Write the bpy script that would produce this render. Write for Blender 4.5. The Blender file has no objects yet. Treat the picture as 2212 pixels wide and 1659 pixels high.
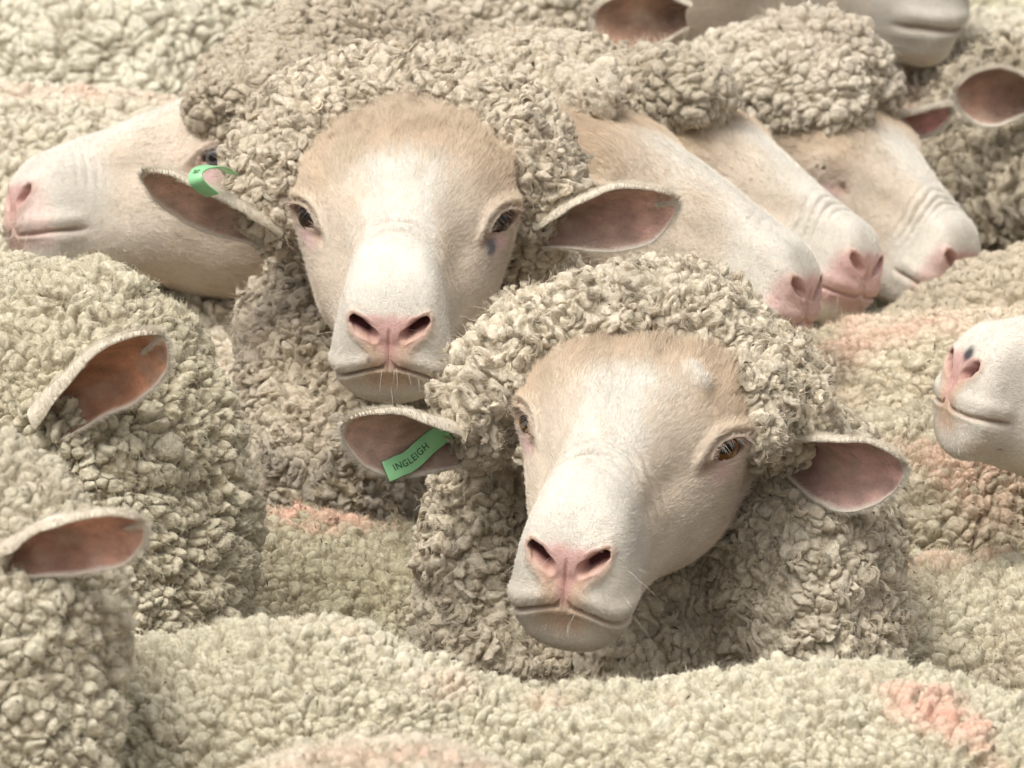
import bpy, math, random
import numpy as np
from concurrent.futures import ThreadPoolExecutor
R = math.radians
sc = bpy.context.scene
# ------------------------------------------------------------------ camera
LENS, PITCH, CAMZ = 438.0, R(12.0), 2.69
cam_d = bpy.data.cameras.new("camera"); cam = bpy.data.objects.new("camera", cam_d)
sc.collection.objects.link(cam); sc.camera = cam
cam.location = (0, 0, CAMZ); cam.rotation_euler = (R(90) - PITCH, 0, 0)
cam_d.lens = LENS; cam_d.sensor_width = 36; cam_d.clip_start = 0.5; cam_d.clip_end = 2000
cam_d.dof.use_dof = True; cam_d.dof.focus_distance = 8.72; cam_d.dof.aperture_fstop = 20
# ------------------------------------------------------------------ light
SUN_EL, SUN_AZ = R(62), R(215)          # azimuth measured clockwise from +Y
w = bpy.data.worlds.new("World"); sc.world = w; w.use_nodes = True
nt = w.node_tree; nt.nodes.clear()
sky = nt.nodes.new("ShaderNodeTexSky"); sky.sky_type = 'NISHITA'; sky.sun_disc = False
sky.sun_elevation = SUN_EL; sky.sun_rotation = SUN_AZ; sky.air_density = 1.5; sky.dust_density = 6; sky.ozone_density = 1
hs = nt.nodes.new("ShaderNodeHueSaturation"); hs.inputs['Saturation'].default_value = 0.05
bg = nt.nodes.new("ShaderNodeBackground"); bg.inputs['Strength'].default_value = 0.125
wo = nt.nodes.new("ShaderNodeOutputWorld")
nt.links.new(sky.outputs[0], hs.inputs['Color']); nt.links.new(hs.outputs[0], bg.inputs[0]); nt.links.new(bg.outputs[0], wo.inputs[0])
sun_d = bpy.data.lights.new("sun", 'SUN'); sun_d.energy = 2.0; sun_d.angle = R(24); sun_d.color = (1, .95, .86)
sun = bpy.data.objects.new("sun", sun_d); sc.collection.objects.link(sun)
sd = np.array([math.sin(SUN_AZ) * math.cos(SUN_EL), math.cos(SUN_AZ) * math.cos(SUN_EL), math.sin(SUN_EL)])
sun.rotation_euler = (R(90) - SUN_EL, 0, math.pi - SUN_AZ)
sc.view_settings.view_transform = 'Standard'; sc.view_settings.look = 'None'
sc.view_settings.exposure = 0.24; sc.view_settings.gamma = 1
sc.cycles.max_bounces = 6; sc.cycles.diffuse_bounces = 4; sc.cycles.glossy_bounces = 2
sc.cycles.transmission_bounces = 2; sc.cycles.caustics_reflective = False; sc.cycles.caustics_refractive = False
sc.cycles.use_denoising = True
sc.cycles_curves.shape = 'RIBBONS'

# ------------------------------------------------------------------ photograph frame (2212 x 1659) <-> world
CP, SP = math.cos(PITCH), math.sin(PITCH)
CR = np.array([1., 0, 0]); CU = np.array([0, SP, CP]); CF = np.array([0, CP, -SP]); C0 = np.array([0, 0, CAMZ])
FP = 2212 * LENS / 36
def W(px, py, D):
    return C0 + CF * D + CR * ((px - 1106) * D / FP) + CU * ((829.5 - py) * D / FP)
def PR(P):
    d = np.asarray(P) - C0; D = d @ CF
    return 1106 + (d @ CR) / D * FP, 829.5 - (d @ CU) / D * FP, D
def cv(r, u, t):                       # a direction from camera right / up / toward-the-camera
    v = CR * r + CU * u - CF * t; return v / np.linalg.norm(v)
def nrm(v): return v / (np.linalg.norm(v, axis=-1, keepdims=True) + 1e-12)

# ------------------------------------------------------------------ noise
def _hash(x, y, z, seed):
    h = (x * np.uint32(73856093)) ^ (y * np.uint32(19349663)) ^ (z * np.uint32(83492791)) ^ np.uint32((seed * 2654435761) & 0xffffffff)
    h ^= h >> np.uint32(13); h *= np.uint32(0x5bd1e995); h ^= h >> np.uint32(15); h *= np.uint32(0x27d4eb2d); h ^= h >> np.uint32(13)
    return h
def _chunks(n, c=150000):
    for s in range(0, n, c): yield slice(s, min(n, s + c))
def vnoise(P, seed=0):
    """three channel value noise in -1..1"""
    P = np.asarray(P, np.float32); out = np.empty((len(P), 3), np.float32)
    for s in _chunks(len(P)):
        p = P[s]; b = np.floor(p); f = p - b; f = f * f * (3 - 2 * f); b = b.astype(np.int32).astype(np.uint32)
        acc = np.zeros((len(p), 3), np.float32)
        for dx in (0, 1):
            wx = f[:, 0] if dx else 1 - f[:, 0]
            for dy in (0, 1):
                wy = wx * (f[:, 1] if dy else 1 - f[:, 1])
                for dz in (0, 1):
                    ww = wy * (f[:, 2] if dz else 1 - f[:, 2])
                    h = _hash(b[:, 0] + np.uint32(dx), b[:, 1] + np.uint32(dy), b[:, 2] + np.uint32(dz), seed)
                    acc[:, 0] += ww * (h & np.uint32(1023)); acc[:, 1] += ww * ((h >> np.uint32(10)) & np.uint32(1023)); acc[:, 2] += ww * ((h >> np.uint32(20)) & np.uint32(1023))
        out[s] = acc / 511.5 - 1
    return out
def fbm(P, seed=0, o=3):
    a = 1.; t = 0; r = 0
    for i in range(o):
        r = r + a * vnoise(P * (2.03 ** i), seed + i * 17); t += a; a *= .5
    return r / t
def worley(P, seed=0):
    P = np.asarray(P, np.float32); n = len(P)
    F1 = np.full(n, 9, np.float32); F2 = F1.copy(); ID = np.zeros(n, np.uint32); V = np.zeros((n, 3), np.float32)
    for s in _chunks(n):
        p = P[s]; b = np.floor(p); f = p - b; b = b.astype(np.int32).astype(np.uint32)
        f1 = np.full(len(p), 9, np.float32); f2 = f1.copy(); idd = np.zeros(len(p), np.uint32); vv = np.zeros((len(p), 3), np.float32)
        for dx in (-1, 0, 1):
            for dy in (-1, 0, 1):
                for dz in (-1, 0, 1):
                    h = _hash(b[:, 0] + np.uint32(dx & 0xffffffff), b[:, 1] + np.uint32(dy & 0xffffffff), b[:, 2] + np.uint32(dz & 0xffffffff), seed)
                    x = dx + (h & np.uint32(1023)).astype(np.float32) / 1023 - f[:, 0]
                    y = dy + ((h >> np.uint32(10)) & np.uint32(1023)).astype(np.float32) / 1023 - f[:, 1]
                    z = dz + ((h >> np.uint32(20)) & np.uint32(1023)).astype(np.float32) / 1023 - f[:, 2]
                    d = x * x + y * y + z * z
                    m = d < f1
                    f2 = np.where(m, f1, np.minimum(f2, d)); f1 = np.where(m, d, f1); idd = np.where(m, h, idd)
                    vv[m, 0] = x[m]; vv[m, 1] = y[m]; vv[m, 2] = z[m]
        F1[s] = np.sqrt(f1); F2[s] = np.sqrt(f2); ID[s] = idd; V[s] = vv
    rnd = ((ID * np.uint32(2246822519)) >> np.uint32(8)).astype(np.float32) / 16777216.
    return F1, F2, rnd, V
def sstep(a, b, x):
    t = np.clip((x - a) / (b - a), 0, 1); return t * t * (3 - 2 * t)

# ------------------------------------------------------------------ implicit surfaces
def cone_sdf(p, a, b, ra, rb):
    ab = b - a; L2 = float(ab @ ab) + 1e-12
    t = np.clip(((p - a) @ ab) / L2, 0, 1)
    return np.linalg.norm(p - (a + t[:, None] * ab), axis=1) - (ra + (rb - ra) * t)
def sdf_of(prims, k):
    def f(p):
        d = None
        for a, ra, b, rb in prims:
            e = cone_sdf(p, a, b, ra, rb)
            if d is None: d = e
            else:
                h = np.maximum(k - np.abs(d - e), 0) / k
                d = np.minimum(d, e) - h * h * k * .25
        return d
    return f
def nets(prims, h, k):
    lo = np.min([np.minimum(a - ra, b - rb) for a, ra, b, rb in prims], 0) - 3 * h - k * .3
    hi = np.max([np.maximum(a + ra, b + rb) for a, ra, b, rb in prims], 0) + 3 * h + k * .3
    S = 4; n = (np.ceil((hi - lo) / h / S).astype(int) + 1) * S
    prims = [(a.astype(np.float32), ra, b.astype(np.float32), rb) for a, ra, b, rb in prims]
    f = sdf_of(prims, k)
    g = [lo[i] + h * np.arange(n[i]) for i in range(3)]
    nc = n // S
    gc = [lo[i] + h * (S * np.arange(nc[i]) + (S - 1) / 2) for i in range(3)]
    X = np.stack(np.meshgrid(*gc, indexing='ij'), -1).reshape(-1, 3).astype(np.float32)
    c = f(X).reshape(nc)
    F = np.repeat(np.repeat(np.repeat(c, S, 0), S, 1), S, 2)
    near = np.abs(F) < h * S * 1.2
    idx = np.argwhere(near)
    F[near] = f((lo + idx * h).astype(np.float32))
    ins = F < 0
    # crossings
    n0, n1, n2 = F.shape
    acc = np.zeros((n0 - 1, n1 - 1, n2 - 1, 3), np.float32); cnt = np.zeros((n0 - 1, n1 - 1, n2 - 1), np.float32)
    quads = []
    for ax in range(3):
        o = [(1, 2), (2, 0), (0, 1)][ax]
        sl0 = [slice(None)] * 3; sl1 = [slice(None)] * 3; sl0[ax] = slice(0, -1); sl1[ax] = slice(1, None)
        A = F[tuple(sl0)]; B = F[tuple(sl1)]
        cr = np.argwhere((A < 0) != (B < 0))
        if not len(cr): continue
        ok = (cr[:, o[0]] > 0) & (cr[:, o[1]] > 0) & (cr[:, o[0]] < F.shape[o[0]] - 1) & (cr[:, o[1]] < F.shape[o[1]] - 1)
        cr = cr[ok]; a = A[tuple(cr.T)]; b = B[tuple(cr.T)]; t = a / (a - b)
        pos = cr.astype(np.float32); pos[:, ax] += t
        cells = []
        for d0, d1 in ((-1, -1), (0, -1), (0, 0), (-1, 0)):
            cc = cr.copy(); cc[:, o[0]] += d0; cc[:, o[1]] += d1
            np.add.at(acc, tuple(cc.T), pos); np.add.at(cnt, tuple(cc.T), 1); cells.append(cc)
        flip = a > 0
        q = np.stack([np.ravel_multi_index(tuple(cc.T), cnt.shape) for cc in cells], 1)
        q[flip] = q[flip][:, ::-1]
        quads.append(q)
    Q = np.concatenate(quads); u, inv = np.unique(Q, return_inverse=True)
    V = acc.reshape(-1, 3)[u] / cnt.reshape(-1)[u][:, None]
    return (lo + V * h).astype(np.float32), inv.reshape(-1, 4)
def vnormals(V, Q):
    n = np.cross(V[Q[:, 2]] - V[Q[:, 0]], V[Q[:, 3]] - V[Q[:, 1]])
    N = np.empty_like(V)
    for c in range(3): N[:, c] = np.bincount(Q.ravel(), np.repeat(n[:, c], 4), len(V))
    return nrm(N).astype(np.float32), nrm(n).astype(np.float32)
def smooth(V, Q, it=1, f=.5):
    E = np.concatenate([Q[:, [0, 1]], Q[:, [1, 2]], Q[:, [2, 3]], Q[:, [3, 0]]]); E.sort(1)
    key = E[:, 0].astype(np.int64) * len(V) + E[:, 1]; u, ct = np.unique(key, return_counts=True)
    a = u // len(V); b = u % len(V); bd = ct == 1
    pin = np.zeros(len(V), bool); pin[a[bd]] = True; pin[b[bd]] = True
    deg = np.bincount(a, minlength=len(V)) + np.bincount(b, minlength=len(V)); deg = np.maximum(deg, 1)
    for _ in range(it):
        A = np.empty_like(V)
        for c in range(3): A[:, c] = (np.bincount(a, V[b, c], len(V)) + np.bincount(b, V[a, c], len(V))) / deg
        V = np.where(pin[:, None], V, V + f * (A - V))
    return V
def subdiv(V, Q):
    nv = len(V); nq = len(Q)
    E = np.concatenate([Q[:, [0, 1]], Q[:, [1, 2]], Q[:, [2, 3]], Q[:, [3, 0]]]); E.sort(1)
    u, inv = np.unique(E[:, 0].astype(np.int64) * nv + E[:, 1], return_inverse=True)
    em = (V[u // nv] + V[u % nv]) * .5; fm = V[Q].mean(1)
    e = inv.reshape(4, nq).T + nv; c = np.arange(nq) + nv + len(u)
    V2 = np.concatenate([V, em, fm]).astype(np.float32)
    Q2 = np.concatenate([np.stack([Q[:, i], e[:, i], c, e[:, (i + 3) % 4]], 1) for i in range(4)])
    return V2, Q2

# ------------------------------------------------------------------ blender objects
def mk_mesh(name, V, Q, mat, parent=None, col=None, smooth_=True, tris=None):
    me = bpy.data.meshes.new(name); V = np.ascontiguousarray(V, np.float32)
    me.vertices.add(len(V)); me.vertices.foreach_set('co', V.ravel())
    k = Q.shape[1]; me.loops.add(Q.size); me.loops.foreach_set('vertex_index', np.ascontiguousarray(Q, np.int32).ravel())
    me.polygons.add(len(Q)); me.polygons.foreach_set('loop_start', np.arange(0, Q.size, k, dtype=np.int32))
    me.polygons.foreach_set('loop_total', np.full(len(Q), k, np.int32))
    if smooth_: me.polygons.foreach_set('use_smooth', np.ones(len(Q), bool))
    me.update(calc_edges=True); me.validate()
    if col is not None and len(me.vertices) == len(V):
        a = me.attributes.new('Col', 'FLOAT_COLOR', 'POINT')
        c = np.ones((len(V), 4), np.float32); c[:, :col.shape[1]] = col; a.data.foreach_set('color', c.ravel())
    me.materials.append(mat)
    o = bpy.data.objects.new(name, me); sc.collection.objects.link(o)
    if parent: o.parent = parent
    return o
def mk_hair(name, pts, rad, col, mat, parent):
    """pts (N,K,3), rad (K,) or (N,K), col (N,3)"""
    n, k = pts.shape[:2]
    hc = bpy.data.hair_curves.new(name); hc.add_curves([k] * n)
    hc.attributes['position'].data.foreach_set('vector', np.ascontiguousarray(pts, np.float32).ravel())
    ra = hc.attributes.get('radius') or hc.attributes.new('radius', 'FLOAT', 'POINT')
    ra.data.foreach_set('value', np.ascontiguousarray(np.broadcast_to(rad, (n, k)), np.float32).ravel())
    a = hc.attributes.new('Col', 'FLOAT_COLOR', 'CURVE'); c = np.ones((n, 4), np.float32); c[:, :3] = col
    a.data.foreach_set('color', c.ravel()); hc.materials.append(mat)
    o = bpy.data.objects.new(name, hc); sc.collection.objects.link(o)
    o.parent = parent

    return o

def material(name, rough=.9, spec=.2, bump=None, sss=0, sheen=0, base=None, mottle=.12, mscale=500, coat=0):
    m = bpy.data.materials.new(name); m.use_nodes = True; t = m.node_tree; b = t.nodes['Principled BSDF']
    b.inputs['Roughness'].default_value = rough; b.inputs['Specular IOR Level'].default_value = spec
    b.inputs['Coat Weight'].default_value = coat; b.inputs['Coat Roughness'].default_value = .03
    if base is None:
        at = t.nodes.new('ShaderNodeAttribute'); at.attribute_name = 'Col'; c = at.outputs['Color']
    else:
        rg = t.nodes.new('ShaderNodeRGB'); rg.outputs[0].default_value = (*base, 1); c = rg.outputs[0]
    if mottle:
        tc = t.nodes.new('ShaderNodeTexCoord'); no = t.nodes.new('ShaderNodeTexNoise'); no.inputs['Scale'].default_value = mscale; no.inputs['Detail'].default_value = 3
        mr = t.nodes.new('ShaderNodeMapRange'); mr.inputs[1].default_value = .25; mr.inputs[2].default_value = .75
        mr.inputs[3].default_value = 1 - mottle; mr.inputs[4].default_value = 1 + mottle
        mx = t.nodes.new('ShaderNodeVectorMath'); mx.operation = 'SCALE'
        t.links.new(tc.outputs['Object'], no.inputs['Vector']); t.links.new(no.outputs['Fac'], mr.inputs[0])
        t.links.new(c, mx.inputs[0]); t.links.new(mr.outputs[0], mx.inputs['Scale']); c = mx.outputs[0]
    t.links.new(c, b.inputs['Base Color'])
    if sss:
        b.inputs['Subsurface Weight'].default_value = sss; b.inputs['Subsurface Radius'].default_value = (1, .45, .25); b.inputs['Subsurface Scale'].default_value = .004
    if sheen:
        b.inputs['Sheen Weight'].default_value = sheen; b.inputs['Sheen Roughness'].default_value = .6; b.inputs['Sheen Tint'].default_value = (1, .96, .88, 1)
    if bump:
        tc = t.nodes.new('ShaderNodeTexCoord'); no = t.nodes.new('ShaderNodeTexNoise'); no.inputs['Scale'].default_value = bump[0]; no.inputs['Detail'].default_value = 4; no.inputs['Distortion'].default_value = .6
        bp = t.nodes.new('ShaderNodeBump'); bp.inputs['Distance'].default_value = bump[1]; bp.inputs['Strength'].default_value = 1
        t.links.new(tc.outputs['Object'], no.inputs['Vector']); t.links.new(no.outputs['Fac'], bp.inputs['Height']); t.links.new(bp.outputs[0], b.inputs['Normal'])
    return m
M_WOOL = material('fleece_wool', .95, .1, bump=(520, .0014), sheen=.3, sss=.05, mottle=.16, mscale=350)
M_SKIN = material('short_face_hair', .75, .2, bump=(1100, .0009), sss=.2, mottle=.09, mscale=420)
M_HAIR = material('animal_hair', .6, .3, mottle=0)
M_EYE = material('eyeball', .10, .4, mottle=0, coat=.25)
M_TAG = material('green_tag_plastic', .4, .5, base=(.28, .60, .30), mottle=.05, mscale=60)
M_INK = material('tag_ink', .6, .2, base=(.05, .12, .05), mottle=0)
M_SPECK = material('dry_plant_specks', .9, .1, base=(.10, .065, .04), mottle=.3, mscale=200)
M_HOOF = material('hoof', .6, .3, base=(.05, .04, .03))
M_GROUND = material('yard_dirt', .95, .1, base=(.16, .12, .08), mottle=.35, mscale=3, bump=(20, .02))

# ------------------------------------------------------------------ fleece
def build_fleece(S, seed):
    prims = S['prims']; st = S['style']
    V, Q = nets(prims, .009, S.get('k', .035))
    V = smooth(V, Q, 2)
    if st['fold']:
        N, _ = vnormals(V, Q)
        f = fbm(V * 11, seed + 5, 3)[:, 0]; g = fbm(V * 26 + 9, seed + 6, 2)[:, 1]
        V = V + N * ((f * st['fold'] + g * st['fold'] * .45)[:, None]).astype(np.float32)
    N, FN = vnormals(V, Q)
    C = V[Q].mean(1); x, y, D = PR(C); view = nrm(C0 - C)
    b = S.get('box', (-60, -60, 2272, 1720))
    hi = (x > b[0]) & (x < b[2]) & (y > b[1]) & (y < b[3]) & ((FN * view).sum(1) > -.3)
    lo_Q = Q[~hi]; V1, Q1 = compact(V, Q[hi])
    V0, Q0 = compact(V, lo_Q)
    for l in range(3):
        if len(Q1) == 0: break
        V1, Q1 = subdiv(V1, Q1)
        if l < 2: V1 = smooth(V1, Q1, 1, .4)
    out = []
    for lv, (VV, QQ) in enumerate(((V1, Q1), (V0, Q0))):
        if len(QQ) == 0: continue
        N, _ = vnormals(VV, QQ)
        h, off, tipm, rnd, rnd2 = wool_height(VV, N, st, seed, lv == 0)
        P = VV + N * h[:, None] + off
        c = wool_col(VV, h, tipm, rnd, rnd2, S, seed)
        N2, _ = vnormals(P.astype(np.float32), QQ)
        out.append((P.astype(np.float32), QQ, c, N2, tipm, N))
    return out
def compact(V, Q):
    u, inv = np.unique(Q, return_inverse=True); return V[u], inv.reshape(-1, 4)
def wool_height(V, N, st, seed, fine):
    c = st['cell']; A = st['amp']
    wv = vnoise(V * (28), seed + 1) * .0055 + vnoise(V * (.95 / c), seed + 2) * (c * .34 * st.get('warp', 1)) + vnoise(V * (2.3 / c), seed + 15) * (c * .13 * min(1, st.get('warp', 1)))
    sx = np.array(st.get('stretch', (1, 1, 1)), np.float32)
    p = (V + wv - N * .004) * sx
    F1, F2, rnd, vec = worley(p / c, seed + 3)
    B1, B2, rb, vb = worley(p / (c * 1.75) + 7, seed + 13); mk = sstep(.20, .5, vnoise(V * 17, seed + 14)[:, 1]) * st.get('mixed', .6)
    F1 = F1 * (1 - mk) + B1 * mk; F2 = F2 * (1 - mk) + B2 * mk; rnd = rnd * (1 - mk) + rb * mk; vec = vec * (1 - mk[:, None]) + vb * mk[:, None]
    e = F2 - F1
    dome = np.sqrt(np.clip(1 - (F1 / .92) ** 2, 0, 1)); pil = 1 - np.exp(-e * 7)
    big = vnoise(V * 9, seed + 31)[:, 0]
    h = A * 1.35 * (1 + .5 * mk) * dome * (.35 + .65 * pil) * (.5 + .75 * rnd)
    off = vec * (c * .22 * pil * dome * -1)[:, None]
    rnd2 = rnd
    if fine:
        p2 = (V + wv * .6 + off) * np.array(st.get('stretch2', sx), np.float32)
        G1, G2, r2, _ = worley(p2 / (c * .42), seed + 4)
        s2 = (1 - np.exp(-(G2 - G1) * 3.0)) * np.sqrt(np.clip(1.15 - G1 ** 2, 0, 1))
        h = h + A * st.get('sub', .34) * (s2 * (.4 + .8 * r2) - .4) * (.5 + .5 * pil)
        h = h + A * st.get('nfine', .1) * fbm(V * 420, seed + 8, 2)[:, 0]
        rnd2 = r2
    # ragged partings between groups of staples
    q = (V + wv * 2) * sx
    H1, H2, r3, _ = worley(q / (c * 3.3), seed + 9)
    gap = np.exp(-((H2 - H1) / .12) ** 2)
    h = h - A * st.get('part', .9) * gap + A * .5 * (r3 - .5) * (1 - gap)
    off = off + vnoise(V * 60, seed + 12) * (np.clip(h, 0, 1) * st.get('lean', .35))[:, None]
    return h.astype(np.float32), off.astype(np.float32), (pil * dome).astype(np.float32), rnd, rnd2
def wool_col(V, h, tip, rnd, rnd2, S, seed):
    st = S['style']; c = np.empty((len(V), 3), np.float32)
    n = fbm(V * 14, seed + 21, 3)
    a = np.array(st['col'], np.float32); b = np.array(st['col2'], np.float32)
    m = np.clip(.5 + .9 * n[:, 0] + .5 * (rnd - .5), 0, 1)[:, None]
    c = a * m + b * (1 - m)
    c = c * (.88 + .20 * rnd2[:, None])
    g = np.array(st.get('dust_shade', (.26, .21, .13)), np.float32)      # dusty tone between staples, also painting shade into the crevices for contrast
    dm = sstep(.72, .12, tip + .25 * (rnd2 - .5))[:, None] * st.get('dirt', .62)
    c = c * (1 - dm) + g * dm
    for a_, b_, wd, s_, *pc in S.get('paint', []):
        a_ = a_.astype(np.float32); b_ = b_.astype(np.float32)
        d = cone_sdf(V, a_, b_, 0, 0) + n[:, 1] * wd * .9 + n[:, 2] * wd * .4
        pm = (sstep(wd, wd * .2, d + .5 * wd * np.abs(n[:, 0])) * s_ * sstep(-.1, .6, rnd + .5 * n[:, 2]) * (.45 + .55 * tip))[:, None]
        c = c * (1 - pm) + np.array(pc[0] if pc else (.72, .43, .33), np.float32) * pm
    return c.astype(np.float32)
def wool_fuzz(out, st, seed, n, L):
    P, Q, c, N2, tip, N = out
    rs = np.random.RandomState(seed)
    x, y, D = PR(P); ok = np.nonzero(((N2 * nrm(C0 - P)).sum(1) > -.35) & (x > -40) & (x < 2252) & (y > -40) & (y < 1700) & (tip > .12))[0]
    if len(ok) < 50: return None
    n = int(min(n, len(ok) * 1.2)); i = ok[rs.randint(0, len(ok), n)]
    ln = L * (.4 + rs.rand(n) ** 2 * 1.1)
    d = nrm(N2[i] * .75 + N[i] * .35 + rs.randn(n, 3) * .42 + vnoise(P[i] * 45, seed + 3) * .7 + np.array([0, 0, .1]))
    side = nrm(np.cross(d, rs.randn(n, 3))); K = 5
    t = np.linspace(0, 1, K)[None, :, None]; ph = rs.rand(n)[:, None, None] * 6.28
    curl = side[:, None, :] * np.sin(t * 9 + ph) * t * (ln * .16)[:, None, None] + vnoise(P[i] * 70, seed)[:, None, :] * (t ** 2) * (ln * .35)[:, None, None]
    pts = P[i][:, None, :] - N2[i][:, None, :] * .0008 + d[:, None, :] * t * ln[:, None, None] + curl
    rad = np.array([.00016, .00014, .00012, .00009, .00004]) * st.get('thick', 1)
    return pts, rad, c[i] * 1.08 + .05

def wool_locks(out, st, seed, n, L, box=None):
    """soft wavy locks: each is a small bundle of fibres that share one curl"""
    P, Q, c, N2, tip, N = out
    rs = np.random.RandomState(seed + 71); x, y, D = PR(P); b = box or (-30, -30, 2242, 1690)
    ok = np.nonzero(((N * nrm(C0 - P)).sum(1) > -.3) & (x > b[0]) & (x < b[2]) & (y > b[1]) & (y < b[3]) & (tip > .2))[0]
    if len(ok) < 100: return None
    i = ok[rs.randint(0, len(ok), n)]; H = st.get('lh', 26); K = 7
    root = P[i] - N[i] * .003; fl = vnoise(root * 30, seed + 2) * 1.0 + vnoise(root * 80, seed + 3) * .5 + np.array([0, 0, -.25]); fl = fl - N[i] * (fl * N[i]).sum(1)[:, None]
    ln = L * (.6 + .8 * rs.rand(n)); d = nrm(N[i] * .55 + fl * .9)
    a = nrm(np.cross(d, N[i] + .01)); b_ = np.cross(d, a); t = np.linspace(0, 1, K)
    ph = rs.rand(n) * 6.28; fq = rs.uniform(4, 9, n); cr = ln * .13
    ce = root[:, None] + d[:, None] * (t[None, :, None] * ln[:, None, None]) - N[i][:, None] * (t[None, :, None] ** 2 * ln[:, None, None] * .35)
    ce = ce + a[:, None] * (np.sin(ph[:, None] + fq[:, None] * t) * cr[:, None])[..., None] + b_[:, None] * (np.cos(ph[:, None] + fq[:, None] * t) * cr[:, None])[..., None]
    w_ = (st.get('lw', .0024) * (.6 + .8 * rs.rand(n)))[:, None, None] * (1 - .55 * t ** 2)[None, None, :]
    an = rs.rand(n, H) * 6.28; rr = np.sqrt(rs.rand(n, H)); ox = (np.cos(an) * rr)[..., None] * w_; oy = (np.sin(an) * rr)[..., None] * w_
    jit = vnoise((root[:, None] + rs.randn(n, H, 3) * .01).reshape(-1, 3) * 200, seed).reshape(n, H, 1, 3) * (t[None, None, :, None] ** 2) * .0022
    pts = ce[:, None] + a[:, None, None] * ox[..., None] + b_[:, None, None] * oy[..., None] + jit
    keep = rs.rand(n, H) < .97; col = np.repeat((c[i] * (1.0 + .10 * rs.randn(n)[:, None]) + .035)[:, None], H, 1) * (1 + .06 * rs.randn(n, H, 1))
    return pts.reshape(-1, K, 3), np.array([.00021, .00021, .00020, .00018, .00015, .00010, .00005]), np.clip(col.reshape(-1, 3), .02, .9)

# ------------------------------------------------------------------ head
ST = [  # y, [(x,z) k0..k7], dy
 (-125, [(0,48),(24,46),(48,32),(62,6),(64,-28),(54,-66),(32,-90),(0,-96)], 0),
 (-90, [(0,58),(30,56),(56,42),(68,12),(68,-28),(58,-70),(34,-95),(0,-101)], 0),
 (-50, [(0,62),(34,60),(66,48),(76,18),(71,-28),(60,-73),(36,-97),(0,-103)], 0),
 (-22, [(0,63),(35,60),(70,46),(85,16),(73,-28),(61,-73),(36,-95),(0,-101)], 0),
 (0, [(0,60),(31,56),(65,39),(81,10),(70,-28),(61,-70),(35,-91),(0,-97)], 0),
 (20, [(0,56),(27,51),(49,33),(63,6),(65,-28),(59,-65),(33,-85),(0,-91)], 0),
 (45, [(0,51),(24,46),(40,28),(54,2),(61,-28),(55,-59),(30,-77),(0,-83)], 0),
 (70, [(0,45),(23,40),(35,24),(45,0),(51,-26),(46,-52),(26,-69),(0,-74)], 0),
 (95, [(0,39),(22,35),(32,21),(38,-1),(42,-23),(38,-45),(23,-60),(0,-64)], 0),
 (120, [(0,33.5),(21,31),(31,18),(36,-2),(39,-21),(36,-41),(23,-55),(0,-59)], 0),
 (142, [(0,29),(21,27.5),(33,16),(37,-4),(41,-21),(39,-40),(26,-55),(0,-59)], 0),
 (158, [(0,25),(19,24),(32,13),(38,-6),(43,-22),(42,-40),(29,-56),(0,-60)], [0,0,0,0,0,0,1,1]),
 (172, [(0,12),(17,11),(28,4),(33,-9),(39,-22),(39,-39),(27,-54),(0,-58)], [-1,-1,-1,0,0,1,1,1]),
 (181, [(0,-2),(11,-2),(18,-6),(22,-13),(27,-22),(27,-34),(18,-47),(0,-50)], [-2,-2,-2,-1,0,0,0,0]),
 (184, [(0,-15),(3,-15),(5,-17),(6,-19),(6,-22),(5,-25),(3,-27),(0,-28)], [-2,-2,-1,-1,0,0,0,0]),
]
def bspline(t):
    return np.stack([(1 - t) ** 3 / 6, (3 * t ** 3 - 6 * t ** 2 + 4) / 6, (-3 * t ** 3 + 3 * t ** 2 + 3 * t + 1) / 6, t ** 3 / 6], -1)
def head_base(nu, nv):
    G = []
    for y, pts, dy in ST:
        dy = [dy] * 8 if not isinstance(dy, list) else dy
        r = [(x * 1.05, y + d, z * 1.04) for (x, z), d in zip(pts, dy)]
        G.append(r + [(-x, yy, z) for (x, yy, z) in r[6:0:-1]])
    G = np.array(G, float) / 1000.; m, k = G.shape[:2]
    G = np.concatenate([2 * G[:1] - G[1:2], G, G[-1:] * 2 - G[-2:-1]])
    # even spacing along the head, denser at the muzzle
    u = np.linspace(0, m - 1 - 1e-6, nu); iu = u.astype(int); bu = bspline(u - iu)
    v = np.arange(nv) / nv * k; iv = v.astype(int); bv = bspline(v - iv)
    A = sum(bu[:, j][:, None, None] * G[iu + j] for j in range(4))
    B = sum(bv[:, j][None, :, None] * A[:, (iv + j - 1) % k] for j in range(4))
    B[-1] = B[-1].mean(0); B[-2] = B[-2] * .5 + B[-1] * .5
    V = B.reshape(-1, 3).astype(np.float32)
    ii = np.arange(nu - 1)[:, None] * nv; jj = np.arange(nv)[None, :]; j2 = (jj + 1) % nv
    Q = np.stack(np.broadcast_arrays(ii + jj, ii + nv + jj, ii + nv + j2, ii + j2), -1).reshape(-1, 4)[:, ::-1]
    return V, Q
def warp(P, jaw=.20, ys=.88):
    P = np.array(P, float).reshape(-1, 3).copy(); y = P[:, 1].copy()
    P[:, 2] += np.minimum(P[:, 2] + .005, 0) * jaw * sstep(.05, .12, y)
    P[:, 1] = np.where(y > 0, y * ys, y)
    return P
def n0_(V): return vnoise(V * 60, 3)[:, 0]
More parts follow.
